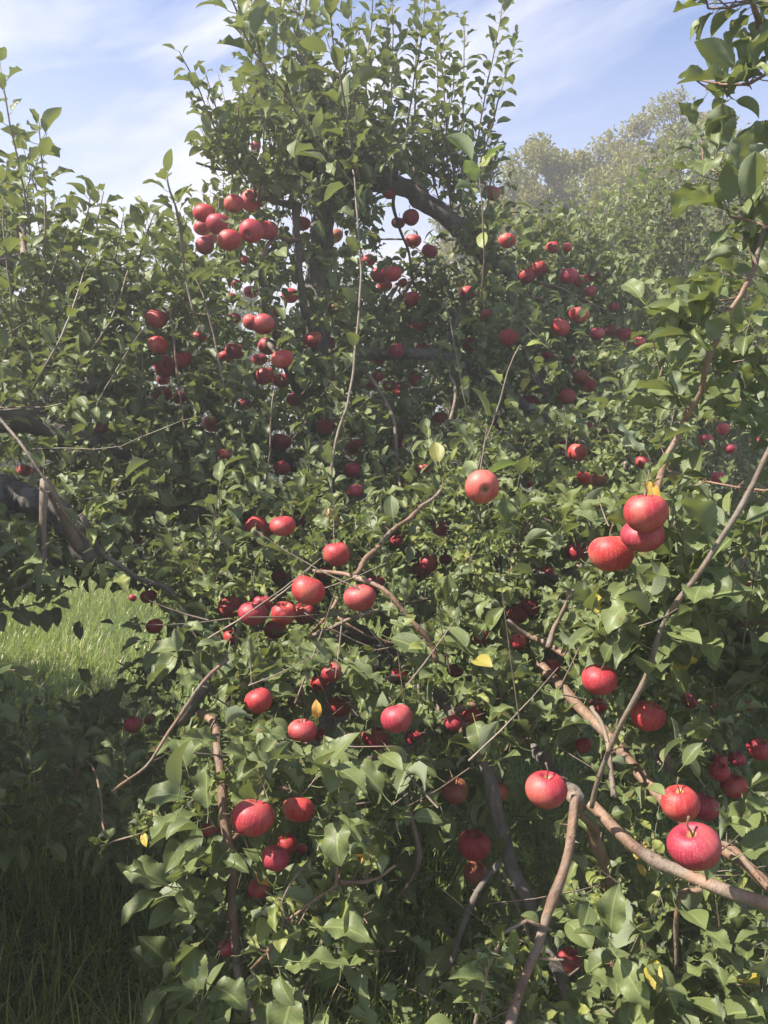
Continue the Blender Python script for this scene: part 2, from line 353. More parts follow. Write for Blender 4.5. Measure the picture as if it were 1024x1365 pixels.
# ------------------------------------------------------------------ stems
def catmull(P, n):
    P = np.asarray(P, float)
    if len(P) < 3: return P[0]+(P[-1]-P[0])*np.linspace(0, 1, n)[:, None]
    Pe = np.vstack([2*P[0]-P[1], P, 2*P[-1]-P[-2]]); s = np.linspace(0, len(P)-1-1e-6, n); i = s.astype(int); t = (s-i)[:, None]
    p0, p1, p2, p3 = Pe[i], Pe[i+1], Pe[i+2], Pe[i+3]
    return 0.5*((2*p1)+(-p0+p2)*t+(2*p0-5*p1+4*p2-p3)*t**2+(-p0+3*p1-3*p2+p3)*t**3)
def tube_arrays(C, rad, sides, rough=0.0):
    n = len(C); T = np.gradient(C, axis=0); T = nrm(T)
    up = np.array([0.13, 0.21, 0.97]) if abs(T[0, 2]) < 0.9 else np.array([1.0, 0.1, 0])
    u = nrm(np.cross(T[0], up)); U = [u]
    for i in range(1, n):
        u = U[-1]-T[i]*np.dot(U[-1], T[i]); U.append(u/np.linalg.norm(u))
    U = np.array(U); Vv = np.cross(T, U); a = np.linspace(0, 2*math.pi, sides, endpoint=False)
    rr = rad[:, None]*(1+rough*(rng.random((n, sides))-0.5))
    V = C[:, None, :]+rr[..., None]*(np.cos(a)[None, :, None]*U[:, None, :]+np.sin(a)[None, :, None]*Vv[:, None, :])
    V = np.vstack([V.reshape(-1, 3), C[:1]-T[:1]*rad[0]*0.35, C[-1:]+T[-1:]*rad[-1]*0.6])
    Q = []
    for i in range(n-1):
        for j in range(sides):
            k = (j+1) % sides; Q.append((i*sides+j, i*sides+k, (i+1)*sides+k, (i+1)*sides+j))
    c0, c1 = n*sides, n*sides+1
    for j in range(0, sides, 2):
        Q.append((c0, (j+2) % sides, (j+1) % sides, j)); b = (n-1)*sides
        Q.append((c1, b+j, b+(j+1) % sides, b+(j+2) % sides))
    return V, np.array(Q)
STEMS = []      # every stem, as world curve + radius, for joining side branches and for keeping sight lines loose
def stem(name, C, r0, r1, mat, parent, sides=8, wob=0.0, knots=0.0):
    """C world control points"""
    C = np.asarray(C, float); length = np.linalg.norm(np.diff(C, axis=0), axis=1).sum()
    n = int(min(60, max(5, length/0.02))) if r0 > 0.004 else int(min(30, max(5, length/0.05)))
    S = catmull(C, n)
    if wob:
        ph = rng.random(6)*6.28; s = np.linspace(0, length, n)
        for k in range(3): S[:, k] += wob*(np.sin(s*17+ph[k])+0.5*np.sin(s*41+ph[k+3]))
    rad = r0+(r1-r0)*np.linspace(0, 1, n)
    if knots: rad = rad*(1+knots*np.maximum(0, np.sin(np.linspace(0, length, n)*28+rng.random()*6))**6+knots*0.5*np.interp(np.arange(n), np.linspace(0, n-1, max(3, n//5)), rng.random(max(3, n//5))-0.5))
    V, Q = tube_arrays(S, rad, sides, 0.10 if r0 > 0.02 else 0.06)
    o = link(name, mesh_np(name, V, Q, mat), parent); STEMS.append((S, rad)); return o, S
def thin_twigs(bases, dirs, lens, r, batch):
    """vectorised little twigs, appended to batch lists (4 rings of 3)"""
    n = len(bases); t = np.array([0, .35, .7, 1.0]); up = np.array([0, 0, 1.0])
    C = bases[:, None, :]+dirs[:, None, :]*(lens[:, None]*t)[..., None]+up*(0.12*lens[:, None]*t**2)[..., None]
    side = nrm(np.cross(dirs, np.array([.3, .5, .2]))); s2 = np.cross(dirs, side); V = []
    for a in (0, 2.09, 4.19):
        rr = (r[:, None]*(1-0.6*t))[..., None]
        V.append(C+rr*(math.cos(a)*side[:, None, :]+math.sin(a)*s2[:, None, :]))
    V = np.stack(V, 2).reshape(n, 12, 3); q = []
    for i in range(3):
        for j in range(3): q.append((i*3+j, i*3+(j+1) % 3, (i+1)*3+(j+1) % 3, (i+1)*3+j))
    q = np.array(q); off = sum(len(v) for v in batch[0])
    batch[0].append(V.reshape(-1, 3)); batch[1].append((q[None]+(off+np.arange(n)*12)[:, None, None]).reshape(-1, 4))
    return C
UP = np.array([0, 0, 1.0])
def leaves_on_curve(S, n, size, t0=0.1, t1=1.0, whorl=1, droop=0.25, spread=1.0, out=None, tip=True):
    """n nodes along curve S, each with `whorl` leaves, spiral arrangement"""
    lv = out or Leaves(); T = nrm(np.gradient(S, axis=0))
    ts = np.linspace(t0, t1, n)+(rng.random(n)-0.5)*0.6/max(n, 1); ts = np.clip(ts, 0, 1); ph0 = rng.random()*6.28
    idx = ts*(len(S)-1); i = np.minimum(idx.astype(int), len(S)-2); f = (idx-i)[:, None]
    P = S[i]*(1-f)+S[i+1]*f; D = T[i]
    e1 = nrm(np.cross(D, np.array([0.2, 0.3, 0.9]))); e2 = np.cross(D, e1)
    for k in range(whorl):
        ph = ph0+np.arange(n)*2.4+k*6.28/whorl+rng.random(n)*0.8
        o = np.cos(ph)[:, None]*e1+np.sin(ph)[:, None]*e2
        A = nrm(o*spread*(0.75+0.3*rng.random((n, 1)))+D*0.55+UP*(0.12-droop*rng.random((n, 1)))+(rng.random((n, 3))-0.5)*0.35)
        Nn = nrm(UP*1.0+L*0.35+D*0.15+(rng.random((n, 3))-0.5)*1.0)
        sz = size*(0.72+0.5*rng.random(n))
        if tip: sz = sz*np.where(ts > 0.9, 0.62, 1.0)
        lv.add(P, A, Nn, sz)
    return lv
def fill(bases, dirs, lens, K, size, lv, batch, rad=0.0022):
    n = len(bases); k = keep_mask(bases+dirs*lens[:, None]*.5, lens*.7)&keep_mask(bases+dirs*lens[:, None]*.95, lens*.4)
    if k.any(): thin_twigs(bases[k], dirs[k], lens[k], np.full(k.sum(), rad), batch)
    e1 = nrm(np.cross(dirs, np.array([0.2, 0.3, 0.9]))); e2 = np.cross(dirs, e1); ph0 = rng.random(n)*6.28
    for k in range(K):
        t = (k+0.6+0.6*rng.random(n))/(K+0.4); t = np.clip(t, 0, 1)
        P = bases+dirs*(lens*t)[:, None]+UP*(0.12*lens*t**2)[:, None]
        ph = ph0+k*2.4+rng.random(n)*0.7; o = np.cos(ph)[:, None]*e1+np.sin(ph)[:, None]*e2
        A = nrm(o*0.85+dirs*0.5+UP*(0.1-0.4*rng.random((n, 1)))+(rng.random((n, 3))-0.5)*0.5)
        Nn = nrm(UP+L*0.35+(rng.random((n, 3))-0.5)*1.2)
        lv.add(P, A, Nn, size*(0.65+0.55*rng.random(n)))
# ------------------------------------------------------------------ apples seen in the photo: x, y, radius (photo pixels), flag c = eye towards us, d = dull
AP = []
def ap(s, flag=''):
    for q in s.split():
        v = q.split(','); AP.append((float(v[0]), float(v[1]), float(v[2]), (v[3] if len(v) > 3 else '')+flag))
ap('272,284,14 291,299,15 312,272,13 335,268,14,c 335,308,15,c 356,307,14 306,320,15 273,328,12 280,316,9 270,304,10 402,298,12 519,255,10 548,290,10 531,297,8,d 551,321,9 573,335,9 657,258,9 676,321,10 737,330,8 756,330,6 341,195,6 446,315,10,d')
ap('209,425,14 211,460,13 220,488,14,c 243,479,12 216,525,13 218,506,8 240,530,9 265,450,9 351,432,15 336,430,11 370,415,7 356,462,12 376,479,14 352,501,13 375,507,12 346,479,9 423,373,11,c 417,452,11 435,457,11 313,468,11 300,476,9 335,389,9 308,397,7 315,379,7 313,424,7 387,394,10 326,347,7 446,411,7 492,347,8 506,367,10 283,565,11 375,589,11 376,624,11 299,605,8 134,572,8 33,627,10 51,630,10,d 86,619,7 327,539,9 394,532,12 434,569,11 472,596,11 469,627,11 474,654,10 492,474,8 505,480,8 495,512,9')
ap('523,365,11 513,381,9 537,377,6 549,399,10 557,434,9 563,464,8 528,468,10 519,514,8 534,519,9,c 554,507,8 504,502,7 623,391,9 648,419,7 678,450,13 627,459,9 718,358,10 702,369,10 758,368,11 792,367,9 775,376,9 787,388,7 747,436,11 772,419,13 796,445,9 813,441,9,d 831,445,9 852,456,7 819,409,6 759,479,7 774,502,10,d 784,514,9 755,529,11 706,536,11 730,473,6 666,563,10 808,574,9,d 781,572,9 770,603,13 751,594,8 779,637,10 798,639,10,d 703,644,8 643,649,22,c 857,616,10 837,619,6 941,587,9 947,556,7 964,572,8 1007,588,6 974,598,7 957,637,9 861,684,29 533,589,9 587,557,9 564,625,8')
ap('343,705,17,c 377,701,17 400,694,8 449,739,18 411,787,22 307,809,15 337,818,18 350,804,12 378,818,17 406,816,16 372,769,10 434,764,9 367,839,14 310,849,12 500,779,14 480,797,20 198,795,11 177,797,5 206,835,11 185,720,7 442,896,13 426,911,12 345,934,19 403,974,18 452,941,16 425,979,9 177,966,12 200,959,8,d 400,941,10 500,984,18')
ap('587,705,10 529,720,9 552,743,8 560,760,12 572,751,12 594,746,9 664,751,6 815,738,29 857,714,27 767,736,14 728,766,13 706,810,15 690,820,13 641,849,10 691,856,11 799,906,23 797,941,12 737,889,11 864,954,22 607,894,11 532,899,10 529,958,21 552,984,12 629,954,12 604,964,12 919,934,11 956,946,9 1012,999,16 982,1011,11 959,1016,11 884,1011,9 997,774,8 777,994,11 999,941,7')
ap('337,1090,27 398,1079,21 280,1106,11 367,1144,18 382,1124,14 345,1184,14,o 302,1264,11 380,1054,5 402,1131,8 728,1053,26 632,1127,21 634,1164,16,d 926,1129,33 907,1071,25 937,1076,20 978,1048,16 959,1029,13 759,1281,16 972,1201,7 662,1054,15,d 607,1054,18,d 619,1363,7 657,1363,8')
APX = np.array([a[0] for a in AP]); APY = np.array([a[1] for a in AP]); APR = np.array([a[2] for a in AP])
AREAL = 0.0385*(1+0.10*np.sin(np.arange(len(AP))*2.7))
APD = F*AREAL/APR
for i, (x, y, r, fl) in enumerate(AP):      # far or half-hidden ones are smaller fruit, not farther away
    cap = 4.4 if y < 600 else (3.3 if y < 800 else (2.7 if y < 950 else 2.3))
    if x > 930 and 540 < y < 660: cap = 4.6
    if x < 180 and y < 700: cap = 3.6
    if 160 < x < 210 and 700 < y < 860: cap = 2.9
    if APD[i] > cap: APD[i] = cap*(0.93+0.07*math.sin(i*1.9)); AREAL[i] = max(0.021, APD[i]*r/F)
    APD[i] = AREAL[i]*F/r if AREAL[i] == 0.021 else APD[i]
for (x, y), dd in {(398, 1079): 1.56, (403, 974): 1.72, (345, 934): 1.80, (529, 958): 1.66, (907, 1071): 1.45, (442, 896): 1.9, (367, 1144): 1.5}.items():
    i = [k for k, a in enumerate(AP) if a[0] == x and a[1] == y][0]; APD[i] = dd; AREAL[i] = APR[i]*dd/F
small = (APR < 12) & (APY < 600); APR = APR*np.where(small, 1.10, 1.0); AREAL = AREAL*np.where(small, 1.10, 1.0)
AXYZ = W(APX, APY, APD)
GAPS = [  # x, y, rx, ry, nearer than, drop chance : openings in the crowns where sky or grass shows
    (575, 300, 26, 13, 9, .95), (522, 312, 20, 36, 9, .88), (535, 385, 14, 22, 9, .7), (600, 330, 14, 22, 9, .6),
    (545, 265, 20, 8, 9, .9), (110, 838, 125, 56, 6.5, .86), (30, 860, 60, 34, 6.5, .9), (90, 905, 90, 22, 6.5, .75), (500, 852, 60, 26, 6, .75), (640, 838, 40, 20, 6, .5),
    (60, 60, 200, 110, 9, 1), (175, 120, 70, 90, 9, 1), (165, 200, 45, 50, 9, .9), (740, 70, 120, 100, 9, .85), (225, 170, 30, 45, 9, .6), (110, 300, 25, 40, 4.5, .5),
    (70, 1250, 110, 90, 4, .8), (520, 1290, 80, 70, 4, .5), (440, 1330, 50, 40, 4, .6), (640, 1180, 60, 70, 2.1, .8), (560, 1180, 50, 60, 2.6, .7), (720, 1150, 40, 50, 2.6, .7)]
VIEWS = []     # sight lines to limbs: (px, py, r, depth)
def keep_mask(Pc, S, gaps=True):
    x, y, d = project(Pc); k = np.ones(len(Pc), bool); lp = S*F/np.maximum(d, .3)
    for i in range(len(AP)):
        r = APR[i]
        hit = (np.hypot(x-APX[i], y-APY[i]) < r*0.95+lp*0.40) & (d < APD[i]+0.03) & (d > 0.3)
        chance = 0.95 if r > 10.5 else 0.86
        k &= ~(hit & (rng.random(len(x)) < chance))
        k &= ~(np.linalg.norm(Pc-AXYZ[i], axis=1) < AREAL[i]+S*0.18)
    for (gx_, gy_, rx, ry, dm, ch) in (GAPS if gaps else []):
        hit = (((x-gx_)/rx)**2+((y-gy_)/ry)**2 < 1) & (d < dm) & (d > .3)
        k &= ~(hit & (rng.random(len(x)) < ch))
    for (vx, vy, r, dd, ch) in VIEWS:
        hit = (np.hypot(x-vx, y-vy) < r+lp*0.35) & (d < dd) & (d > .3)
        k &= ~(hit & (rng.random(len(x)) < ch))
    return k

AROT = []; ATIP = []
for i in range(len(AP)):
    rr = random.Random(i*7+3)
    if 'c' in AP[i][3]:   # eye turned to the camera
        v = Vector((0, 0, CAM_Z))-Vector(AXYZ[i]); m = (-v).to_track_quat('Z', 'Y').to_matrix().to_4x4() @ Matrix.Rotation(rr.uniform(-.35, .35), 4, 'X') @ Matrix.Rotation(rr.uniform(-.35, .35), 4, 'Y')
    else: m = Matrix.Rotation(rr.uniform(0, 6.28), 4, 'Z') @ Matrix.Rotation(rr.uniform(-.45, .45), 4, 'X') @ Matrix.Rotation(rr.uniform(0, 6.28), 4, 'Z')
    AROT.append(m); ATIP.append(np.array(Vector(AXYZ[i]) + m.to_3x3() @ Vector((0, 0, .050*AREAL[i]/.0385))))
ATIP = np.array(ATIP)
# ------------------------------------------------------------------ trees
def px_curve(pts): a = np.array(pts, float); return W(a[:, 0], a[:, 1], a[:, 2])
def reveal(S, rad, ch):
    step = max(1, len(S)//14)
    for p, r in zip(S[::step], rad if hasattr(rad, '__len__') else [rad]*len(S[::step])):
        x, y, d = project(p[None]); VIEWS.append((x[0], y[0], r*F/max(d[0], .3), d[0], ch))
def ground_at(px, d):
    p = W(px, 682.5, d); z = float(ground_z(p[0], p[1])); return np.array([p[0], p[1], z])
class Tree:
    def __init__(s, base, label, group=None):
        s.root = empty('apple_tree', Vector(base)); tag(s.root, label, 'apple tree', group); s.batch = ([], []); s.lv = Leaves(); s.jobs = []
        s.segs = []
    def limb(s, pts, r0, r1, mat='bark', name='limb', show=0.0, wob=0.006, knots=0.12, sides=12):
        C = px_curve(pts) if len(pts[0]) == 3 and pts[0][2] < 60 and pts[0][0] > -900 and not isinstance(pts, np.ndarray) else np.array(pts)
        o, S = stem(name, C, r0, r1, M[mat], s.root, sides, wob, knots); s.segs.append((S, r0+(r1-r0)*np.linspace(0, 1, len(S))))
        if show: reveal(S, (r0+r1)/2, show)
        return S
    def shoot(s, pts, r0=0.004, r1=0.002, size=0.062, gap=0.034, mat='shoot', leafmat='leaf', t0=0.08, show=0.0, droop=0.3, whorl=1, curl=0.0, name='shoot', filt='fruit', spread=1.0):
        r0 *= .8; show *= .6; C = px_curve(pts); o, S = stem(name, C, r0, r1, M[mat], s.root, 6, 0.002, 0.15)
        if show: reveal(S, r0, show)
        far_ = C[0][1] > 3.0; size = size*(1.18 if far_ else 1.12); gap *= .62 if far_ else .75; n = max(2, int(np.linalg.norm(np.diff(S, axis=0), axis=1).sum()*(1-t0)/gap))
        lv = leaves_on_curve(S, n, size, t0, 1.0, whorl, droop, spread)
        s.jobs.append((lv, o, leafmat, curl, filt)); return S
    def spurs(s, pts, r0, r1, n, mat='twig', size=0.07, per=5, show=0.4, reach=0.05, leafmat='leaf', name='branch', curl=0.05, t0=0.05, t1=1.0, knots=0.2):
        """woody branch carrying n leafy spurs"""
        r0 *= .76; r1 *= .74; show *= .88; C = px_curve(pts); o, S = stem(name, C, r0, r1, M[mat], s.root, 12, 0.0045, knots*1.4); s.segs.append((S, np.full(len(S), r0)))
        if show: reveal(S, max(r0, r1), show)
        nb = max(2, int(np.linalg.norm(np.diff(S, axis=0), axis=1).sum()/.035)); bi = rng.integers(2, len(S)-1, nb); bud = ([], []); Tn = nrm(np.gradient(S, axis=0))[bi]
        Dn = rng.normal(size=(nb, 3)); Dn = nrm(Dn-(Dn*Tn).sum(1, keepdims=True)*Tn*.7); thin_twigs(S[bi], Dn, (r0+r1)/2+.003+.014*rng.random(nb)**2, np.full(nb, .0022), bud)
        me = o.data; v0 = np.empty(len(me.vertices)*3, np.float32); me.vertices.foreach_get('co', v0); v0 = v0.reshape(-1, 3)
        q0 = np.empty(len(me.loops), np.int32); me.loops.foreach_get('vertex_index', q0); q0 = q0.reshape(-1, 4)
        o.data = mesh_np('branch', np.vstack([v0]+bud[0]), np.vstack([q0, np.vstack(bud[1])+len(v0)]), M[mat])
        if n:
            idx = (np.linspace(t0, t1, n)*(len(S)-1)).astype(int); B = S[idx]; T = nrm(np.gradient(S, axis=0))[idx]
            D = nrm(rng.normal(size=(n, 3))*0.7+UP*0.55+T*0.4+np.array([0, -0.35, 0])); lv = Leaves(); b = ([], [])
            fill(B, D, reach*(0.5+rng.random(n)), per, size, lv, b, 0.0022)
            if b[0]:      # short leafy spurs grow out of the branch: one mesh with it
                me = o.data; v0 = np.empty(len(me.vertices)*3, np.float32); me.vertices.foreach_get('co', v0); v0 = v0.reshape(-1, 3)
                q0 = np.empty(len(me.loops), np.int32); me.loops.foreach_get('vertex_index', q0); q0 = q0.reshape(-1, 4)
                o.data = mesh_np('branch', np.vstack([v0]+b[0]), np.vstack([q0, np.vstack(b[1])+len(v0)]), M[mat])
            s.jobs.append((lv, o, leafmat, curl, True))
        return S
    def patch(s, cx, cy, rx, ry, d0, d1, n, K=6, size=0.070, ln=0.16, up=0.55, out=None, branch=True, mat='twig_grey', bias=1.0):
        n = max(3, int(n*(1.3 if d0 > 2.3 else .9))); size = size*(.90 if d0 > 2.3 else 1.05)
        q = rng.normal(size=(n, 2)); q = nrm(q)*np.sqrt(rng.random((n, 1)))
        px = cx+q[:, 0]*rx; py = cy+q[:, 1]*ry; d = d0+(d1-d0)*rng.random(n)**bias
        B = W(px, py, d); c = W(cx, cy, (d0+d1)/2+0.3); o = nrm(B-c)
        D = nrm(o*0.5+UP*up+rng.normal(size=(n, 3))*0.5); L_ = ln*(0.5+rng.random(n))
        z = B[:, 2] > 0.05
        fill(B[z], D[z], L_[z], K, size, s.lv, s.batch)
        if branch and s.segs:
            c = W(cx, cy, d0*0.4+d1*0.6); best = None
            for S, r in s.segs:
                dd = np.linalg.norm(S-c, axis=1)+np.maximum(0, S[:, 2]-c[2])*0.6; i = int(np.argmin(dd))
                if best is None or dd[i] < best[0]: best = (dd[i], S[i], r[i])
            if best[0] > 0.12:
                a = best[1]; m = (a+c)/2+UP*0.08+rng.normal(size=3)*0.06; e = c+(c-a)*0.25+rng.normal(size=3)*0.05
                o_, S = stem('branch', [a, m, c, e], min(best[2]*0.7, 0.016), 0.004, M[mat], s.root, 7, 0.006, 0.15)
                s.segs.append((S, np.full(len(S), 0.008)))
    def finish(s, lod=None, leafmat='leaf'):
        o = s.lv.build('crown', M[leafmat], s.root, lod, True, curl=0.07)
        if s.batch[0]: tag(link('twigs', mesh_np('twigs', np.vstack(s.batch[0]), np.vstack(s.batch[1]), M['twig_grey']), s.root), kind='stuff')
        for lv, o, lm, curl, filt in s.jobs: lv.build('leaves', M[lm], o, None, filt, curl)

# ---- the main tree
T = Tree(ground_at(440, 3.75), 'big laden apple tree in the middle, its lower branches sprawling to the ground')
b = ground_at(440, 3.75)
trunkC = [b-UP*0.1, b+UP*0.35+np.array([.02, 0, 0]), W(432, 760, 3.8), W(420, 560, 3.85), W(424, 400, 3.85), W(430, 320, 3.8), W(432, 250, 3.78), W(450, 190, 3.75), W(462, 130, 3.7)]
o, S = stem('trunk', trunkC, 0.095, 0.030, M['bark'], T.root, 16, 0.006, 0.10); T.segs.append((S, np.linspace(.09, .04, len(S))))
for q in [(424, 400, 16, 3.7, .45), (430, 340, 16, 3.7, .6), (431, 300, 16, 3.7, .5)]: VIEWS.append(q)
T.limb([(440, 225, 3.78), (485, 235, 3.82), (527, 247, 3.85), (560, 264, 3.85), (600, 290, 3.85), (622, 318, 3.9), (652, 342, 3.9), (680, 362, 4.0)], .046, .038, show=0, sides=18, knots=.22)
for q in [(540, 253, 14, 3.8, .97), (556, 262, 15, 3.8, .97), (572, 271, 15, 3.8, .97), (588, 281, 15, 3.8, .95), (603, 293, 14, 3.8, .8), (616, 308, 10, 3.8, .3)]: VIEWS.append(q)
T.limb([(680, 360, 4.0), (687, 400, 3.95), (697, 450, 3.9), (712, 500, 3.8), (730, 528, 3.7)], .018, .012, 'twig_grey', show=.2)
T.limb([(655, 345, 3.9), (640, 375, 3.95), (622, 395, 4.0), (603, 440, 4.0), (590, 470, 4.0)], .014, .008, 'bark', show=0)
T.limb([(430, 480, 3.85), (520, 470, 3.9), (600, 480, 3.85), (660, 512, 3.8), (712, 548, 3.7), (790, 600, 3.4), (870, 640, 3.1)], .034, .014, show=0)
T.limb([(425, 640, 3.8), (360, 600, 3.7), (300, 560, 3.6), (250, 500, 3.4), (225, 440, 3.2)], .035, .010)
T.limb([(428, 560, 3.85), (390, 500, 3.6), (360, 420, 3.3), (345, 360, 3.1)], .028, .010)
T.limb([(424, 700, 3.8), (520, 660, 3.5), (600, 700, 3.1), (700, 760, 2.8), (800, 800, 2.4), (900, 850, 2.1)], .045, .012)
T.limb([(428, 800, 3.8), (390, 780, 3.4), (360, 800, 3.0), (330, 860, 2.6)], .04, .014)
T.limb([(432, 820, 3.8), (480, 850, 3.3), (530, 890, 2.7), (590, 930, 2.3)], .05, .04)
T.limb([(440, 500, 3.85), (480, 440, 4.1), (530, 400, 4.3), (560, 350, 4.3)], .028, .010)
T.limb([(398, 270, 3.5), (396, 300, 3.5), (396, 330, 3.5), (401, 370, 3.5), (410, 420, 3.5), (420, 470, 3.6)], .017, .015, 'bark', 'branch', show=.8)
T.limb([(398, 276, 3.5), (372, 270, 3.45), (358, 262, 3.4), (345, 268, 3.3)], .016, .009, 'bark', 'branch', show=.6)
T.limb([(397, 320, 3.5), (375, 318, 3.4), (356, 326, 3.3), (347, 345, 3.25)], .010, .007, 'twig', 'branch', show=.85)
T.limb([(527, 250, 3.84), (527, 285, 3.9), (535, 315, 3.95), (548, 345, 4.0), (552, 380, 4.1)], .008, .005, 'bark', 'branch', show=.6)
# water shoots standing against the sky
top = [
 ([(312, 245, 3.1), (296, 195, 3.0), (270, 130, 2.95), (238, 68, 2.9)], .058), ([(330, 245, 3.1), (305, 200, 3.0), (290, 150, 3.0), (272, 95, 3.0)], .05),
 ([(482, 262, 3.0), (425, 190, 2.7), (382, 130, 2.5), (335, 60, 2.4), (300, -20, 2.3)], .085), ([(478, 240, 2.9), (462, 150, 2.7), (447, 70, 2.6), (436, -25, 2.5)], .085),
 ([(400, 250, 3.4), (402, 160, 3.3), (400, 70, 3.2), (392, -30, 3.2)], .065), ([(370, 230, 3.4), (352, 150, 3.3), (345, 80, 3.2), (338, -20, 3.2)], .065),
 ([(420, 230, 3.6), (425, 150, 3.5), (420, 60, 3.5), (418, -20, 3.4)], .065), ([(385, 240, 3.5), (375, 140, 3.4), (378, 50, 3.4), (372, -10, 3.3)], .065),
 ([(340, 260, 3.3), (330, 200, 3.2), (318, 150, 3.1), (325, 110, 3.1)], .06), ([(478, 230, 3.5), (487, 140, 3.4), (492, 60, 3.4), (500, -25, 3.3)], .06),
 ([(492, 150, 3.4), (515, 100, 3.4), (532, 65, 3.4), (550, 36, 3.4)], .055), ([(528, 240, 3.8), (540, 180, 3.6), (552, 110, 3.5), (562, 50, 3.4), (568, -25, 3.4)], .06),
 ([(505, 235, 3.7), (512, 180, 3.6), (520, 130, 3.5), (533, 95, 3.5)], .055), ([(600, 280, 3.85), (597, 210, 3.7), (592, 130, 3.6), (588, 70, 3.6), (582, 22, 3.5)], .06),
 ([(603, 285, 3.85), (606, 230, 3.8), (612, 190, 3.8), (608, 150, 3.8)], .055), ([(608, 290, 3.85), (630, 210, 3.7), (643, 150, 3.6), (658, 70, 3.5), (674, -10, 3.5)], .06),
 ([(615, 300, 3.85), (640, 220, 3.7), (660, 150, 3.6), (676, 95, 3.6), (688, 48, 3.6)], .055), ([(588, 275, 3.85), (575, 220, 3.8), (590, 180, 3.8), (600, 130, 3.8)], .055),
 ([(455, 235, 3.6), (452, 160, 3.6), (462, 80, 3.5), (470, 10, 3.5)], .06), ([(640, 330, 3.9), (650, 270, 3.8), (655, 230, 3.7), (658, 190, 3.7)], .055),
 ([(560, 262, 3.85), (556, 215, 3.8), (566, 170, 3.7), (575, 135, 3.7)], .055), ([(405, 30, 3.2), (410, -10, 3.2), (420, -40, 3.2)], .06),
 ([(245, 350, 2.7), (238, 290, 2.65), (226, 248, 2.6), (222, 232, 2.6)], .082), ([(258, 420, 2.7), (247, 360, 2.7), (241, 320, 2.65), (232, 270, 2.6)], .08),
]
for k in range(13):
    bx = 330+k*24+rng.normal()*6; ty = rng.uniform(-20, 110); dd = rng.uniform(3.2, 3.8); lean = (bx-470)*.10+rng.normal()*8
    top.append(([(bx, 250, dd+.1), (bx+lean*.4, 250-(250-ty)*.35, dd), (bx+lean*.8, 250-(250-ty)*.7, dd), (bx+lean, ty, dd)], .052))
for c, sz in top: T.shoot(c, .0055, .0022, sz, 0.031 if sz < .07 else .042, 'twig_grey' if sz > .06 else 'shoot', show=.0, droop=.35)
# shoots rising in front of the crown
T.shoot([(438, 690, 2.45), (444, 610, 2.5), (462, 540, 2.55), (474, 470, 2.6), (480, 380, 2.65), (478, 300, 2.7), (470, 225, 2.75)], .0065, .003, .060, .07, 'twig_grey', show=.5)
T.shoot([(640, 410, 2.6), (646, 350, 2.55), (644, 290, 2.5), (638, 235, 2.5), (640, 222, 2.5)], .0035, .002, .085, .050, 'shoot', 'leaf_young', show=.7, t0=.1)
T.shoot([(632, 650, 2.3), (642, 600, 2.3), (662, 550, 2.3), (680, 490, 2.3), (692, 462, 2.3)], .004, .002, .085, .045, 'shoot', 'leaf_young', show=.5)
T.shoot([(625, 560, 2.7), (612, 490, 2.7), (600, 430, 2.7), (592, 405, 2.7)], .004, .002, .062, .05, 'shoot', show=.7)
T.shoot([(300, 520, 2.8), (290, 470, 2.8), (272, 400, 2.8), (258, 365, 2.8)], .005, .0025, .065, .07, 'twig_grey', show=.5)
T.shoot([(355, 640, 2.7), (360, 590, 2.7), (362, 545, 2.7), (366, 520, 2.7)], .004, .002, .06, .05, 'twig_grey', show=.5)
T.shoot([(255, 620, 3.0), (245, 560, 3.0), (228, 430, 3.0), (230, 400, 3.0)], .006, .003, .055, .06, 'twig')
T.shoot([(530, 620, 3.2), (525, 560, 3.2), (505, 520, 3.3), (490, 500, 3.4)], .009, .008, .06, .10, 'twig_grey', show=.7)
T.shoot([(530, 625, 3.2), (535, 660, 3.1), (540, 700, 3.0)], .006, .004, .06, .08, 'twig', show=.5)
T.shoot([(600, 560, 3.2), (608, 520, 3.3), (600, 500, 3.4)], .008, .006, .06, .10, 'twig_grey', show=.6)
# visible side branches, right half
T.spurs([(720, 375, 4.0), (750, 385, 4.0), (785, 405, 4.0), (800, 415, 4.0)], .011, .006, 3, 'twig', .055, show=.6)
T.spurs([(700, 395, 3.9), (722, 398, 3.9), (735, 408, 3.9)], .010, .006, 2, 'twig', .055, show=.7)
T.spurs([(700, 462, 3.8), (712, 495, 3.8), (728, 530, 3.8)], .010, .008, 2, 'twig', .055, show=.8)
T.spurs([(700, 700, 2.6), (688, 730, 2.6), (680, 770, 2.6)], .008, .006, 4, 'twig', .06, show=.6)
T.spurs([(745, 698, 2.6), (715, 690, 2.6), (690, 725, 2.6), (665, 760, 2.7)], .007, .005, 6, 'twig', .055, show=.6)
T.spurs([(466, 772, 2.2), (500, 733, 2.3), (545, 690, 2.5), (590, 652, 2.6)], .0095, .008, 7, 'twig', .065, show=.85, reach=.06)
T.spurs([(420, 758, 2.2), (445, 766, 2.1), (475, 772, 2.05), (515, 788, 2.0), (550, 822, 2.0), (572, 855, 2.0), (580, 885, 2.0)], .006, .0095, 3, 'twig', .05, show=.85)
T.spurs([(415, 848, 2.2), (455, 832, 2.2), (495, 815, 2.2), (560, 800, 2.4), (620, 798, 2.5)], .007, .005, 6, 'twig_grey', .05, show=.7)
T.spurs([(435, 850, 2.6), (475, 843, 2.6), (505, 855, 2.6), (515, 885, 2.6)], .011, .008, 2, 'bark', .05, show=.7)
T.spurs([(450, 820, 2.3), (490, 845, 2.3), (545, 866, 2.3)], .005, .004, 2, 'twig', .05, show=.6)
T.spurs([(450, 795, 2.2), (430, 830, 2.2), (405, 850, 2.3)], .006, .006, 1, 'twig', .05, show=.5)
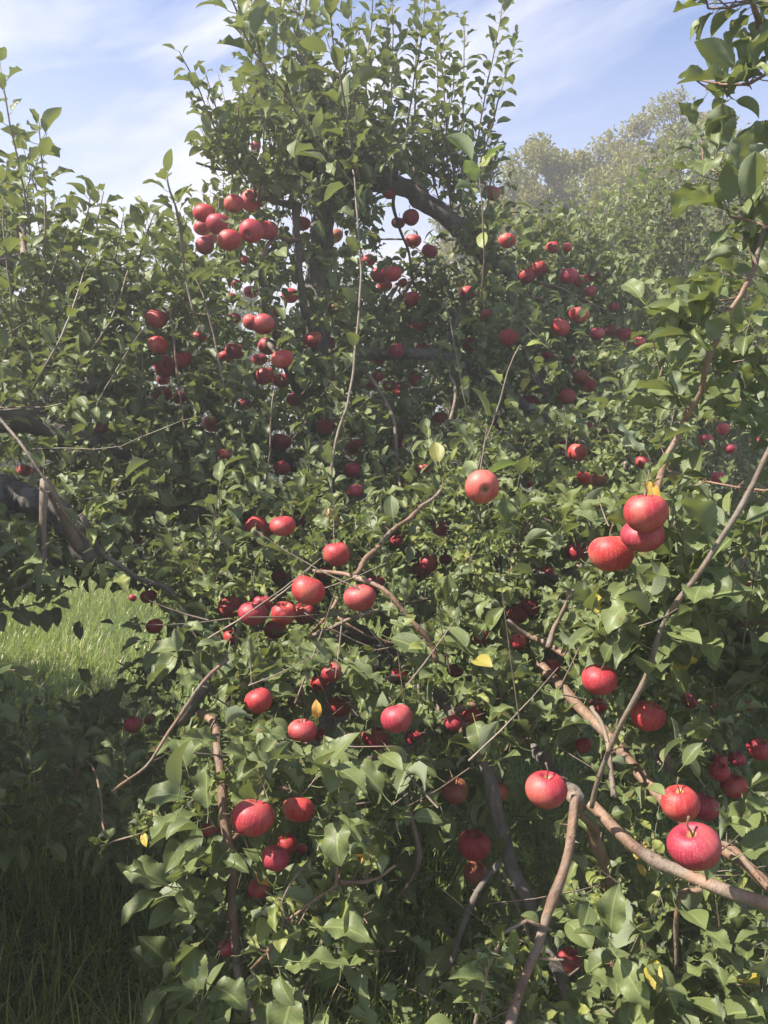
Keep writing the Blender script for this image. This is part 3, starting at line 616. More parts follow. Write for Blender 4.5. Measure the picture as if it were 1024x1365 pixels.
T.spurs([(678, 828, 2.2), (715, 850, 2.2), (752, 874, 2.1)], .011, .008, 2, 'twig', .06, show=.8)
T.spurs([(728, 865, 2.0), (742, 832, 2.0), (768, 786, 1.95)], .0095, .006, 3, 'twig_grey', .06, show=.85, t0=.6)
# left low branches
T.spurs([(302, 880, 1.85), (262, 925, 1.8), (232, 970, 1.8), (192, 1018, 1.75), (150, 1056, 1.7)], .0062, .0035, 1, 'twig', .04, show=.9)
T.spurs([(262, 945, 1.95), (286, 975, 1.85), (296, 1030, 1.75), (304, 1110, 1.7), (307, 1190, 1.65), (314, 1260, 1.6), (332, 1330, 1.55), (352, 1400, 1.5)], .0125, .0115, 3, 'twig', .05, show=.8, knots=.1)
T.limb([(250, 962, 1.97), (255, 948, 1.95), (264, 932, 1.95), (275, 915, 2.0)], .015, .012, 'bark', 'limb', show=.8, knots=.15)
T.spurs([(300, 1035, 1.7), (245, 1075, 1.7), (205, 1110, 1.7), (150, 1120, 1.7)], .0035, .002, 12, 'twig', .030, per=6, show=.5, curl=.5, leafmat='leaf_young')
T.spurs([(446, 1110, 1.5), (450, 1175, 1.5), (430, 1198, 1.48), (398, 1215, 1.46), (380, 1240, 1.45), (352, 1272, 1.45), (330, 1290, 1.5)], .0045, .0035, 9, 'twig', .045, per=5, show=.7, curl=.6, leafmat='leaf_young')
T.spurs([(450, 1182, 1.5), (480, 1180, 1.5), (500, 1175, 1.5), (525, 1150, 1.5)], .0048, .0030, 5, 'twig', .045, per=5, show=.6, curl=.6, leafmat='leaf_young')
T.spurs([(385, 1230, 1.45), (372, 1200, 1.45), (400, 1160, 1.45)], .0025, .002, 4, 'twig_grey', .04, per=4, curl=.7, leafmat='leaf_young')
# centre, low
T.spurs([(588, 925, 2.2), (620, 975, 2.1), (648, 1030, 2.05), (668, 1100, 2.0), (690, 1170, 1.95), (720, 1245, 1.9), (760, 1330, 1.85)], .025, .019, 2, 'bark', .06, show=.8, knots=.06)
T.spurs([(528, 1030, 2.0), (545, 1080, 2.0), (563, 1138, 2.0), (548, 1166, 2.0), (528, 1200, 2.0)], .010, .007, 3, 'twig_grey', .06, show=.6)
T.spurs([(668, 1150, 1.95), (632, 1205, 1.95), (612, 1250, 1.95), (594, 1288, 1.95)], .011, .008, 1, 'bark', .06, show=.85)
T.spurs([(668, 1165, 1.9), (692, 1215, 1.9), (715, 1265, 1.9)], .005, .004, 1, 'twig_grey', .05, show=.7)
T.spurs([(768, 1062, 1.65), (755, 1130, 1.62), (735, 1205, 1.6), (715, 1272, 1.57), (680, 1360, 1.5), (650, 1420, 1.45)], .0115, .0115, 3, 'twig', .05, show=.95, knots=.18)
T.spurs([(735, 1235, 1.58), (710, 1227, 1.57), (680, 1235, 1.55), (657, 1265, 1.53), (645, 1310, 1.5), (632, 1375, 1.48)], .0048, .0042, 5, 'twig', .045, per=5, show=.7, leafmat='leaf_young', t0=.4, curl=.3)
T.spurs([(716, 1275, 1.58), (735, 1277, 1.58), (752, 1276, 1.58)], .004, .003, 1, 'twig', .035, show=.8)
T.spurs([(760, 1058, 1.7), (788, 1100, 1.75), (806, 1150, 1.8), (814, 1200, 1.85), (822, 1270, 1.9), (822, 1400, 1.9)], .017, .016, 4, 'twig', .06, show=.6)
T.spurs([(785, 1070, 1.7), (825, 1110, 1.65), (878, 1148, 1.6), (940, 1175, 1.55), (1024, 1208, 1.5), (1120, 1235, 1.45)], .0155, .0165, 2, 'twig', .06, show=.93, knots=.12)
T.spurs([(720, 885, 2.3), (755, 920, 2.2), (800, 972, 2.1), (845, 1025, 2.0), (885, 1062, 1.9), (930, 1110, 1.85), (985, 1150, 1.75), (1040, 1190, 1.7)], .020, .016, 3, 'twig', .06, show=.75, knots=.1)
T.spurs([(845, 955, 2.0), (875, 993, 2.0), (894, 1025, 2.0)], .008, .007, 1, 'twig', .05, show=.8)
T.spurs([(700, 990, 2.2), (740, 1030, 2.0), (770, 1065, 1.7)], .022, .016, 1, 'bark', .05, show=.3)
T.spurs([(820, 1065, 1.8), (812, 1015, 1.85), (800, 970, 1.9), (790, 940, 1.95)], .007, .006, 2, 'twig_grey', .05, show=.7)
T.spurs([(940, 1183, 1.62), (912, 1190, 1.65), (900, 1215, 1.67), (898, 1260, 1.7), (898, 1305, 1.7)], .0075, .005, 2, 'twig', .05, show=.85, t0=.9)
T.spurs([(1040, 1205, 1.62), (1005, 1165, 1.66), (985, 1140, 1.7), (960, 1125, 1.75)], .010, .008, 1, 'twig', .05, show=.7)
T.spurs([(590, 930, 2.2), (560, 985, 2.1), (520, 1010, 2.0), (470, 1020, 1.95), (420, 1030, 1.9)], .012, .006, 9, 'twig_grey', .075, show=.1)
T.spurs([(880, 1300, 1.8), (865, 1260, 1.8), (850, 1220, 1.8)], .005, .003, 5, 'twig', .065, show=.2, per=6)
# foliage masses: x, y, rx, ry, near, far, twigs
for p in [
  (400, 110, 75, 85, 3.1, 3.8, 34), (420, 200, 100, 55, 3.1, 4.0, 92), (345, 200, 50, 50, 3.1, 3.6, 22), (520, 225, 55, 35, 3.5, 4.0, 22), (600, 240, 45, 28, 3.7, 4.1, 20), (300, 225, 25, 30, 3.0, 3.3, 10),
  (280, 390, 60, 75, 2.9, 3.8, 80), (250, 560, 70, 110, 3.0, 4.0, 150), (365, 330, 80, 70, 3.2, 4.0, 80), (370, 460, 90, 90, 3.1, 4.1, 140), (350, 600, 110, 100, 2.9, 4.0, 200), (265, 690, 100, 70, 2.8, 3.8, 110),
  (470, 330, 40, 60, 3.8, 4.4, 40), (500, 420, 70, 60, 4.0, 4.8, 90), (470, 540, 80, 90, 3.4, 4.6, 130), (560, 520, 80, 90, 3.8, 4.8, 150), (600, 440, 60, 60, 4.1, 4.9, 80), (570, 380, 30, 40, 4.1, 4.6, 22),
  (560, 650, 110, 70, 2.9, 4.2, 150), (690, 400, 60, 75, 4.1, 4.9, 110), (760, 380, 65, 60, 4.1, 4.9, 110), (820, 440, 70, 70, 3.9, 4.9, 120), (690, 520, 80, 80, 3.4, 4.6, 150), (790, 560, 90, 80, 3.2, 4.3, 160), (720, 640, 100, 70, 2.8, 3.9, 140), (850, 640, 80, 80, 2.6, 3.8, 110),
  (470, 700, 90, 50, 2.6, 3.8, 80), (360, 740, 90, 50, 2.4, 3.4, 90), (250, 790, 60, 50, 2.4, 3.2, 50), (650, 740, 110, 60, 2.4, 3.5, 120), (800, 760, 90, 70, 2.1, 3.2, 110), (600, 800, 110, 45, 2.3, 3.3, 80), (720, 860, 90, 50, 2.2, 3.0, 70)]:
    T.patch(*p)
for p in [
  (310, 870, 60, 45, 1.9, 2.7, 34, 6, .068), (240, 860, 50, 50, 2.2, 2.9, 24, 6, .06), (400, 880, 80, 40, 1.9, 2.8, 44, 6, .07), (500, 915, 80, 40, 1.8, 2.6, 40, 6, .072), (600, 900, 80, 50, 1.8, 2.7, 48, 6, .072),
  (690, 930, 80, 45, 1.75, 2.4, 32, 6, .072), (800, 850, 80, 60, 1.7, 2.6, 52, 6, .072), (890, 900, 90, 70, 1.7, 2.6, 60, 6, .074), (960, 1000, 90, 70, 1.6, 2.4, 44, 6, .075), (850, 1020, 60, 50, 1.8, 2.4, 24, 6, .07), (980, 850, 70, 90, 1.8, 2.8, 56, 6, .072),
  (360, 1000, 70, 50, 1.6, 2.2, 26, 6, .075), (460, 990, 60, 50, 1.65, 2.3, 24, 6, .078), (330, 950, 50, 50, 1.8, 2.3, 18, 6, .07), (600, 1010, 70, 40, 1.8, 2.4, 22, 6, .072), (700, 1010, 50, 30, 1.6, 2.0, 10, 6, .075),
  (420, 1080, 80, 50, 1.4, 1.9, 20, 6, .078), (330, 1130, 60, 60, 1.45, 1.9, 15, 6, .075), (500, 1090, 50, 50, 1.4, 1.8, 12, 6, .08), (280, 1210, 50, 60, 1.45, 1.8, 13, 6, .078), (360, 1290, 70, 50, 1.35, 1.7, 18, 6, .08), (300, 1340, 60, 40, 1.4, 1.7, 10, 6, .078), (400, 1200, 60, 40, 1.5, 1.8, 9, 6, .06),
  (100, 1080, 110, 40, 1.9, 2.4, 24, 6, .06), (150, 1010, 80, 40, 2.1, 2.6, 10, 5, .058), (240, 1050, 50, 40, 1.9, 2.3, 10, 6, .065), (640, 1080, 60, 40, 1.9, 2.4, 8, 5, .07),
  (840, 1250, 60, 60, 1.5, 2.0, 20, 6, .078), (930, 1270, 80, 60, 1.5, 2.1, 26, 6, .076), (880, 1340, 110, 40, 1.5, 2.0, 26, 6, .078), (700, 1340, 70, 30, 1.5, 1.9, 10, 6, .06), (990, 1110, 50, 60, 1.4, 1.9, 14, 6, .08), (760, 1210, 40, 40, 1.8, 2.2, 5, 5, .07), (780, 1330, 60, 40, 1.6, 2.1, 12, 6, .065), (1000, 1340, 60, 60, 1.4, 1.9, 14, 6, .08),
  (560, 1120, 40, 60, 2.1, 2.6, 8, 5, .07), (590, 1340, 50, 30, 1.6, 2.0, 7, 6, .06), (480, 1250, 50, 60, 2.2, 2.7, 9, 5, .065)]:
    T.patch(*p[:7], K=p[7], size=p[8], ln=.12, up=.35, branch=(p[6] > 15), mat='twig')
for p in [(60, 990, 80, 30, 2.6, 3.4, 12), (160, 1010, 60, 50, 2.3, 3.0, 16), (40, 1080, 80, 50, 2.1, 2.8, 20), (220, 900, 40, 50, 2.6, 3.4, 18), (480, 1180, 70, 90, 2.1, 2.7, 22), (570, 1250, 80, 80, 2.1, 2.6, 20), (450, 1320, 80, 50, 1.8, 2.2, 10), (700, 1200, 70, 90, 2.1, 2.6, 20)]: T.patch(*p, branch=False)
for p in [(460, 300, 30, 45, 3.3, 3.7, 16), (375, 285, 30, 30, 3.5, 3.8, 8), (350, 350, 60, 40, 3.2, 3.7, 26), (440, 380, 30, 50, 3.3, 3.7, 16)]: T.patch(*p, branch=False)
for p in [(455, 232, 60, 28, 3.2, 3.6, 26), (400, 250, 50, 25, 3.2, 3.5, 14), (640, 325, 35, 25, 3.4, 3.8, 26), (690, 345, 40, 30, 3.5, 3.9, 26), (700, 420, 25, 50, 3.3, 3.8, 24)]: T.patch(*p, branch=False)
n_ = 90; B_ = W(rng.uniform(230, 1000, n_), rng.uniform(780, 1350, n_), rng.uniform(1.6, 2.3, n_))
thin_twigs(B_, nrm(rng.normal(size=(n_, 3))*[1, .5, .9]), .12+.22*rng.random(n_), .0018+.0016*rng.random(n_), T.batch)
# the spur each fruit hangs from
sel = APR >= 9; n_ = int(sel.sum())
fill(ATIP[sel]-UP*.002, nrm(UP*.75+np.array([0, .55, 0])+rng.normal(size=(n_, 3))*.35), .07+.07*rng.random(n_), 4, .058, T.lv, T.batch, .0027)
T.finish()

# tufts of small new leaves, pale and curled
yl = Leaves(); yb = ([], [])
for cx_, cy_, rx_, ry_, d0_, d1_, n_ in [(270, 800, 70, 50, 2.2, 2.7, 26), (360, 850, 70, 60, 1.9, 2.4, 30), (440, 800, 60, 60, 2.0, 2.6, 26), (520, 760, 90, 60, 2.2, 2.9, 36), (650, 780, 80, 60, 2.1, 2.9, 34), (610, 700, 90, 50, 2.5, 3.1, 34), (780, 660, 70, 60, 2.4, 3.0, 26), (500, 900, 90, 50, 1.8, 2.3, 24), (330, 1010, 60, 60, 1.7, 2.0, 14), (650, 960, 70, 50, 1.8, 2.2, 18), (820, 1170, 40, 50, 1.6, 1.9, 9), (700, 1320, 90, 35, 1.55, 1.9, 16), (440, 1230, 60, 50, 1.45, 1.7, 9), (860, 930, 80, 60, 1.7, 2.1, 18), (920, 1160, 60, 40, 1.6, 1.9, 8), (230, 860, 60, 40, 2.3, 2.8, 18)]:
    q = nrm(rng.normal(size=(n_, 2)))*np.sqrt(rng.random((n_, 1))); B = W(cx_+q[:, 0]*rx_, cy_+q[:, 1]*ry_, d0_+(d1_-d0_)*rng.random(n_))
    fill(B, nrm(UP*.6+rng.normal(size=(n_, 3))*.6), .05+.07*rng.random(n_), 8, .036, yl, yb, .0013)
o = yl.build('new_leaves', M['leaf_young'], T.root, None, True, .45); link('new_twigs', mesh_np('new_twigs', np.vstack(yb[0]), np.vstack(yb[1]), M['twig_grey']), T.root)['kind'] = 'stuff'

# single leaves that differ from the rest
def lone(px, py, d, size, mat, name, parent, n=1, ax=None):
    lv = Leaves(); P = W(px, py, d)[None].repeat(n, 0)
    A = rng.normal(size=(n, 3))*0.5+np.array([0.3, -0.2, -0.7]) if ax is None else np.array([ax]*n, float)
    lv.add(P, nrm(A), nrm(rng.normal(size=(n, 3))*.3+np.array([-.3, -1, .5])), np.full(n, size), np.full((n, 2), .5))
    return lv.build(name, M[mat], parent, 'hi', False, curl=0.0 if mat != 'dead' else 1.0)
for a in [(190, 1104, 1.68, .030, 'yellow'), (340, 1150, 1.6, .040, 'orange'), (698, 970, 1.9, .022, 'yellow'), (672, 972, 1.92, .03, 'dead'), (862, 632, 1.45, .045, 'yellow'), (487, 1140, 1.45, .035, 'orange'), (425, 965, 1.7, .04, 'orange')]:
    lone(*a, name=a[4]+'_leaf', parent=T.root)
lone(436, 668, 2.42, .075, 'dead', 'dead_leaf', T.root, 3)
for k in range(9): lone(838+rng.random()*30, 1118+rng.random()*30, 1.78, .028, 'dead' if k % 3 else 'yellow', 'withered_leaf', T.root)

# ---- neighbour on the left
bl = ground_at(-230, 2.9)
TL = Tree(bl, 'hazy apple tree reaching in from the left edge over the grass')
o, S = stem('trunk', [bl-UP*.1, bl+UP*.5, W(-220, 640, 2.9), W(-200, 400, 3.0), W(-170, 200, 3.1)], .13, .05, M['bark'], TL.root, 16, .008, .1); TL.segs.append((S, np.linspace(.12, .05, len(S))))
TL_MAT = 'bark_dark'
TL.limb([(-225, 720, 2.9), (-110, 660, 2.7), (-20, 652, 2.5), (40, 666, 2.45), (85, 690, 2.4), (118, 745, 2.35)], .060, .032, TL_MAT, show=.5, sides=30, knots=.06)
TL.limb([(-220, 620, 2.9), (-80, 560, 3.0), (20, 562, 3.0), (70, 572, 3.0), (115, 586, 3.0), (168, 608, 3.05)], .048, .026, TL_MAT, show=.3, sides=20, knots=.08)
TL.limb([(-20, 560, 3.0), (60, 540, 3.1), (105, 520, 3.1), (140, 512, 3.2), (170, 525, 3.2)], .03, .018, show=.45, knots=.5)
TL.limb([(-200, 380, 3.0), (-60, 330, 3.0), (40, 360, 3.1), (110, 400, 3.2)], .04, .012)
TL.limb([(-210, 500, 2.9), (-100, 450, 3.2), (20, 460, 3.4), (130, 450, 3.6)], .04, .012)
TL.spurs([(-20, 530, 1.95), (28, 590, 1.9), (60, 645, 1.9), (92, 690, 1.95), (122, 722, 2.05)], .0055, .004, 0, 'twig_grey', show=.95)
TL.spurs([(110, 690, 2.1), (140, 735, 2.15), (180, 770, 2.2), (228, 792, 2.3), (268, 832, 2.3)], .010, .008, 7, 'bark', .06, show=.6, leafmat='leaf_young', t1=.7)
TL.spurs([(40, 600, 2.1), (140, 597, 2.1), (205, 575, 2.1), (270, 556, 2.1)], .002, .0015, 2, 'shoot', .03, show=.5)
TL.spurs([(0, 543, 2.2), (60, 540, 2.2), (95, 535, 2.2)], .003, .002, 2, 'shoot', .05, show=.7)
for c, sz in [([(40, 310, 2.6), (30, 240, 2.55), (12, 160, 2.5), (0, 85, 2.5)], .068), ([(60, 340, 2.7), (60, 260, 2.7), (55, 200, 2.7), (52, 165, 2.7)], .075), ([(90, 400, 3.1), (102, 340, 3.1), (115, 290, 3.0), (122, 245, 3.0)], .068),
              ([(118, 400, 3.2), (125, 340, 3.1), (130, 300, 3.1), (138, 255, 3.1)], .065), ([(160, 420, 3.2), (180, 360, 3.1), (197, 310, 3.0), (206, 282, 3.0)], .066), ([(130, 440, 3.2), (150, 370, 3.2), (158, 320, 3.2), (165, 285, 3.2)], .065),
              ([(50, 420, 2.9), (70, 360, 2.9), (82, 330, 2.9), (90, 300, 2.9)], .065), ([(45, 520, 2.2), (85, 440, 2.2), (110, 370, 2.3), (128, 340, 2.3)], .065), ([(100, 500, 2.6), (150, 420, 2.6), (175, 350, 2.7)], .062), ([(15, 420, 2.6), (8, 330, 2.6), (2, 250, 2.6)], .075),
              ([(120, 560, 2.8), (150, 500, 2.8), (190, 440, 2.9)], .06), ([(180, 560, 3.0), (190, 480, 3.0), (185, 420, 3.0)], .055), ([(200, 470, 3.2), (195, 400, 3.2), (178, 350, 3.2)], .06), ([(-40, 330, 2.4), (-30, 220, 2.4), (-35, 120, 2.4)], .07)]:
    TL.shoot(c, .004, .002, sz, .036, 'shoot', 'leaf_far' if False else 'leaf', droop=.35)
TL.shoot([(-120, 790, 2.2), (-20, 812, 2.2), (45, 806, 2.2), (88, 788, 2.2)], .004, .002, .06, .035, 'twig_grey', droop=.9)
TL.shoot([(-120, 900, 1.8), (-40, 890, 1.75), (20, 895, 1.7)], .004, .002, .08, .05, 'twig_grey', droop=.9)
for p in [(20, 330, 60, 90, 2.9, 3.7, 55), (40, 450, 90, 80, 2.8, 4.0, 90), (120, 440, 90, 70, 3.3, 4.6, 110), (60, 560, 110, 50, 2.6, 3.8, 80), (170, 560, 70, 80, 2.9, 4.2, 100), (150, 650, 80, 60, 2.8, 3.9, 90), (50, 700, 80, 45, 2.3, 3.4, 80), (20, 760, 70, 45, 2.3, 3.2, 50), (160, 380, 60, 50, 3.4, 4.4, 60), (110, 720, 70, 50, 2.7, 3.6, 60), (60, 745, 60, 25, 2.0, 2.3, 18),
          (-90, 340, 60, 120, 2.6, 3.6, 25), (-120, 560, 90, 110, 2.4, 3.6, 50), (-130, 760, 110, 90, 2.0, 3.4, 110)]:
    TL.patch(*p)
for cx_, cy_, cz_, rr_, n_ in [(-2.6, 2.2, 1.1, .75, 420), (-2.9, 3.2, 1.2, .8, 440), (-3.2, 4.2, 1.2, .8, 420), (-3.5, 4.7, 1.1, .55, 260), (-3.7, 2.6, 1.4, .9, 380), (-4.2, 3.8, 1.5, .9, 300), (-2.3, 1.3, 1.1, .7, 380), (-3.0, 2.2, 2.0, .7, 150), (-1.55, 1.5, 1.15, .5, 260), (-1.5, .7, 1.3, .6, 260), (-1.2, -.5, 1.5, .7, 200), (-1.95, 1.9, 1.5, .55, 260), (-2.2, 3.0, 1.3, .45, 140), (-1.25, 1.4, .8, .38, 240), (-1.75, 2.0, 1.8, .45, 220), (-2.1, .9, 2.0, .6, 260), (-2.75, 3.9, 1.3, .5, 240), (-2.0, 2.5, .8, .5, 200)]:  # unseen leaf clumps, added around the camera's left to shade the ground
    q = nrm(rng.normal(size=(n_, 3)))*rng.random((n_, 1))**.4*rr_*np.array([1, 1, .85]); B = np.array([cx_, cy_, cz_])+q; B[:, 2] = np.maximum(B[:, 2], .12)
    fill(B, nrm(q*.5+UP*.5+rng.normal(size=(n_, 3))*.4), .16*(.5+rng.random(n_)), 6, .075, TL.lv, TL.batch)
    c = np.array([cx_, cy_, cz_]); a0 = TL.segs[0][0][len(TL.segs[0][0])//2]
    stem('branch', [a0, (a0+c)/2+UP*.25, c], .022, .006, M['bark'], TL.root, 8, .01, .1)  # stem joining each added shade clump to the trunk
TL.finish()

# ---- neighbour on the right, close to the camera
br = ground_at(1330, 2.1)
TR = Tree(br, 'apple tree leaning in close from the right edge with big veined leaves')
o, S = stem('trunk', [br-UP*.1, br+UP*.5, W(1320, 700, 2.0), W(1290, 300, 1.9), W(1260, 50, 1.9)], .09, .03, M['bark'], TR.root, 14, .008, .1); TR.segs.append((S, np.linspace(.09, .03, len(S))))
TR.limb([(1300, 500, 1.95), (1180, 300, 1.7), (1080, 160, 1.5), (1030, 60, 1.45), (985, -30, 1.4)], .009, .004, 'twig', show=0)
TR.spurs([(1120, 60, 1.5), (1064, 170, 1.5), (1030, 260, 1.5), (1000, 360, 1.5), (972, 425, 1.5), (950, 470, 1.5), (930, 520, 1.55), (912, 565, 1.6), (893, 610, 1.62), (872, 652, 1.5)], .004, .0085, 13, 'twig', .075, show=.9, reach=.05, per=6, t0=.2)
TR.shoot([(790, 1078, 1.62), (803, 1025, 1.58), (832, 955, 1.52), (864, 892, 1.48), (886, 832, 1.45), (912, 792, 1.42), (946, 738, 1.4), (985, 680, 1.37), (1024, 610, 1.35), (1070, 520, 1.32)], .0055, .0050, .080, .042, 'twig_grey', 'leaf', t0=.30, show=.8, droop=.5, spread=1.0)
TR.spurs([(1100, 60, 1.4), (1020, 100, 1.42), (970, 112, 1.45), (925, 105, 1.5)], .0045, .0025, 9, 'twig', .070, show=.3, reach=.05, per=4, t0=.3)
TR.spurs([(1130, -60, 1.4), (1040, -20, 1.42), (980, 10, 1.45), (940, 15, 1.45)], .0045, .0025, 7, 'twig', .070, show=.3, reach=.05, per=4, t0=.3)
TR.spurs([(1090, 150, 1.4), (1040, 215, 1.42), (990, 250, 1.45), (940, 215, 1.5)], .0045, .0025, 7, 'twig', .070, show=.3, reach=.05, per=4, t0=.3)
TR.spurs([(1060, 330, 1.4), (1010, 300, 1.42), (975, 290, 1.45)], .004, .0025, 5, 'twig', .075, show=.3, reach=.04, per=4)
TR.spurs([(1060, 640, 1.4), (1000, 655, 1.5), (930, 640, 1.6), (890, 625, 1.7)], .003, .002, 3, 'twig', .05, show=.5)
TR.spurs([(1060, 820, 1.7), (1000, 830, 1.8), (960, 850, 1.9)], .006, .004, 5, 'twig', .08, show=.5)
for p in [(930, 510, 60, 55, 1.55, 1.95, 22, 6, .072), (1000, 400, 50, 90, 1.6, 2.1, 16, 5, .075), (1000, 620, 50, 80, 1.55, 2.1, 14, 5, .08), (900, 730, 50, 50, 1.5, 1.8, 8, 5, .08), (880, 800, 70, 50, 1.45, 1.9, 22, 6, .072), (960, 780, 60, 70, 1.5, 2.0, 26, 6, .070),
          (1170, 300, 60, 250, 1.5, 2.3, 30, 6, .075), (1150, 700, 80, 200, 1.5, 2.3, 50, 6, .075)]:
    TR.patch(*p[:7], K=p[7], size=p[8], ln=.10, up=.4, branch=False)
TR.finish()

# ---- sunlit apple tree behind, on the right
b2 = ground_at(930, 5.6)
TB = Tree(b2, 'sunlit leafy apple tree standing behind the fruit at the right')
o, S = stem('trunk', [b2-UP*.1, b2+UP*.6, W(930, 600, 5.6), W(915, 450, 5.6), W(905, 330, 5.6), W(900, 270, 5.6)], .09, .02, M['bark'], TB.root, 12, .01, .1); TB.segs.append((S, np.linspace(.09, .03, len(S))))
for p in [(860, 330, 60, 60, 5.0, 6.2, 130), (940, 300, 90, 90, 5.0, 6.2, 230), (900, 420, 100, 80, 5.0, 6.4, 260), (980, 480, 80, 110, 4.9, 6.2, 260), (880, 560, 90, 80, 5.0, 6.0, 170), (960, 640, 100, 80, 4.8, 6.0, 190), (790, 340, 50, 50, 5.2, 6.2, 80), (820, 470, 70, 60, 5.2, 6.2, 100), (1000, 760, 80, 90, 4.6, 6.0, 120), (1090, 500, 90, 200, 4.8, 6.4, 250)]:
    TB.patch(*p, K=7, size=.058, ln=.2)
for c in [[(930, 290, 5.2), (934, 220, 5.2), (930, 165, 5.2)], [(870, 300, 5.2), (862, 250, 5.2), (868, 215, 5.2)], [(960, 260, 5.3), (968, 200, 5.3), (960, 150, 5.3)], [(800, 330, 5.4), (806, 280, 5.4), (812, 250, 5.4)], [(840, 330, 5.3), (835, 280, 5.3), (845, 240, 5.3)], [(740, 360, 5.4), (748, 310, 5.4), (745, 280, 5.4)], [(900, 280, 5.4), (905, 230, 5.4), (900, 190, 5.4)], [(990, 250, 5.4), (1000, 180, 5.4)]]:
    TB.shoot(c, .005, .0025, .062, .04, 'shoot', 'leaf_young')
TB.finish()
# ------------------------------------------------------------------ apple meshes and apples
def apple_mesh(seed, mat):
    r = random.Random(seed); seg, ring = 40, 26; V = []; ph = r.random()*6
    oblate = r.uniform(.80, .93); shoulder = r.uniform(.03, .13); lean = r.uniform(-.09, .09)
    for i in range(ring+1):
        a = math.pi*i/ring; s = math.sin(a); c = math.cos(a)
        rad = s*(1+shoulder*c)
        z = oblate*(c - 0.52*math.exp(-(s/0.27)**2)*(1 if c > 0 else 0) + 0.30*math.exp(-(s/0.24)**2)*(1 if c < 0 else 0))
        for j in range(seg):
            t = 2*math.pi*j/seg; lob = 1+0.014*math.cos(5*t+ph)*(0.3+0.7*(c < 0)*abs(c))+0.02*math.cos(2*t+ph*2)
            V.append((rad*lob*math.cos(t)+lean*c, rad*lob*math.sin(t), z))
    V = np.array(V)*0.0385
    Q = [(i*seg+j, (i+1)*seg+j, (i+1)*seg+(j+1) % seg, i*seg+(j+1) % seg) for i in range(ring) for j in range(seg)]
    return mesh_np('apple_skin', V, np.array(Q), mat)
def stalk_mesh(seed):
    r = random.Random(seed); C = np.array([[0, 0, .014], [.0005, 0, .028], [.003*r.uniform(-1, 1), .002, .040], [.007*r.uniform(-1, 1), .005*r.uniform(-1, 1), .052]])
    V, Q = tube_arrays(catmull(C, 9), np.array([.0016]*7+[.0019, .0026]), 6); return mesh_np('stalk', V, Q, M['stalk'])
def calyx_mesh(seed):
    V = [(0, 0, -.0265)]; Q = []; r = random.Random(seed)
    for k in range(5):
        a = k*1.2566+r.random()*.2; n = len(V)
        for (rr, da, z) in ((.0015, -.6, -.0275), (.0048, -.28, -.0310), (.0075, .05, -.0325+r.random()*.002), (.0048, .35, -.0305), (.0015, .6, -.0275)): V.append((rr*math.cos(a+da), rr*math.sin(a+da), z))
        Q += [(0, n, n+1, n+2), (0, n+2, n+3, n+4)]
    return mesh_np('calyx', np.array(V), np.array(Q), M['calyx'])
SK = [apple_mesh(i, M['apple']) for i in range(5)]; SD = [apple_mesh(9+i, M['apple_dull']) for i in range(2)]
ST = [stalk_mesh(i) for i in range(4)]; CA = [calyx_mesh(i) for i in range(2)]
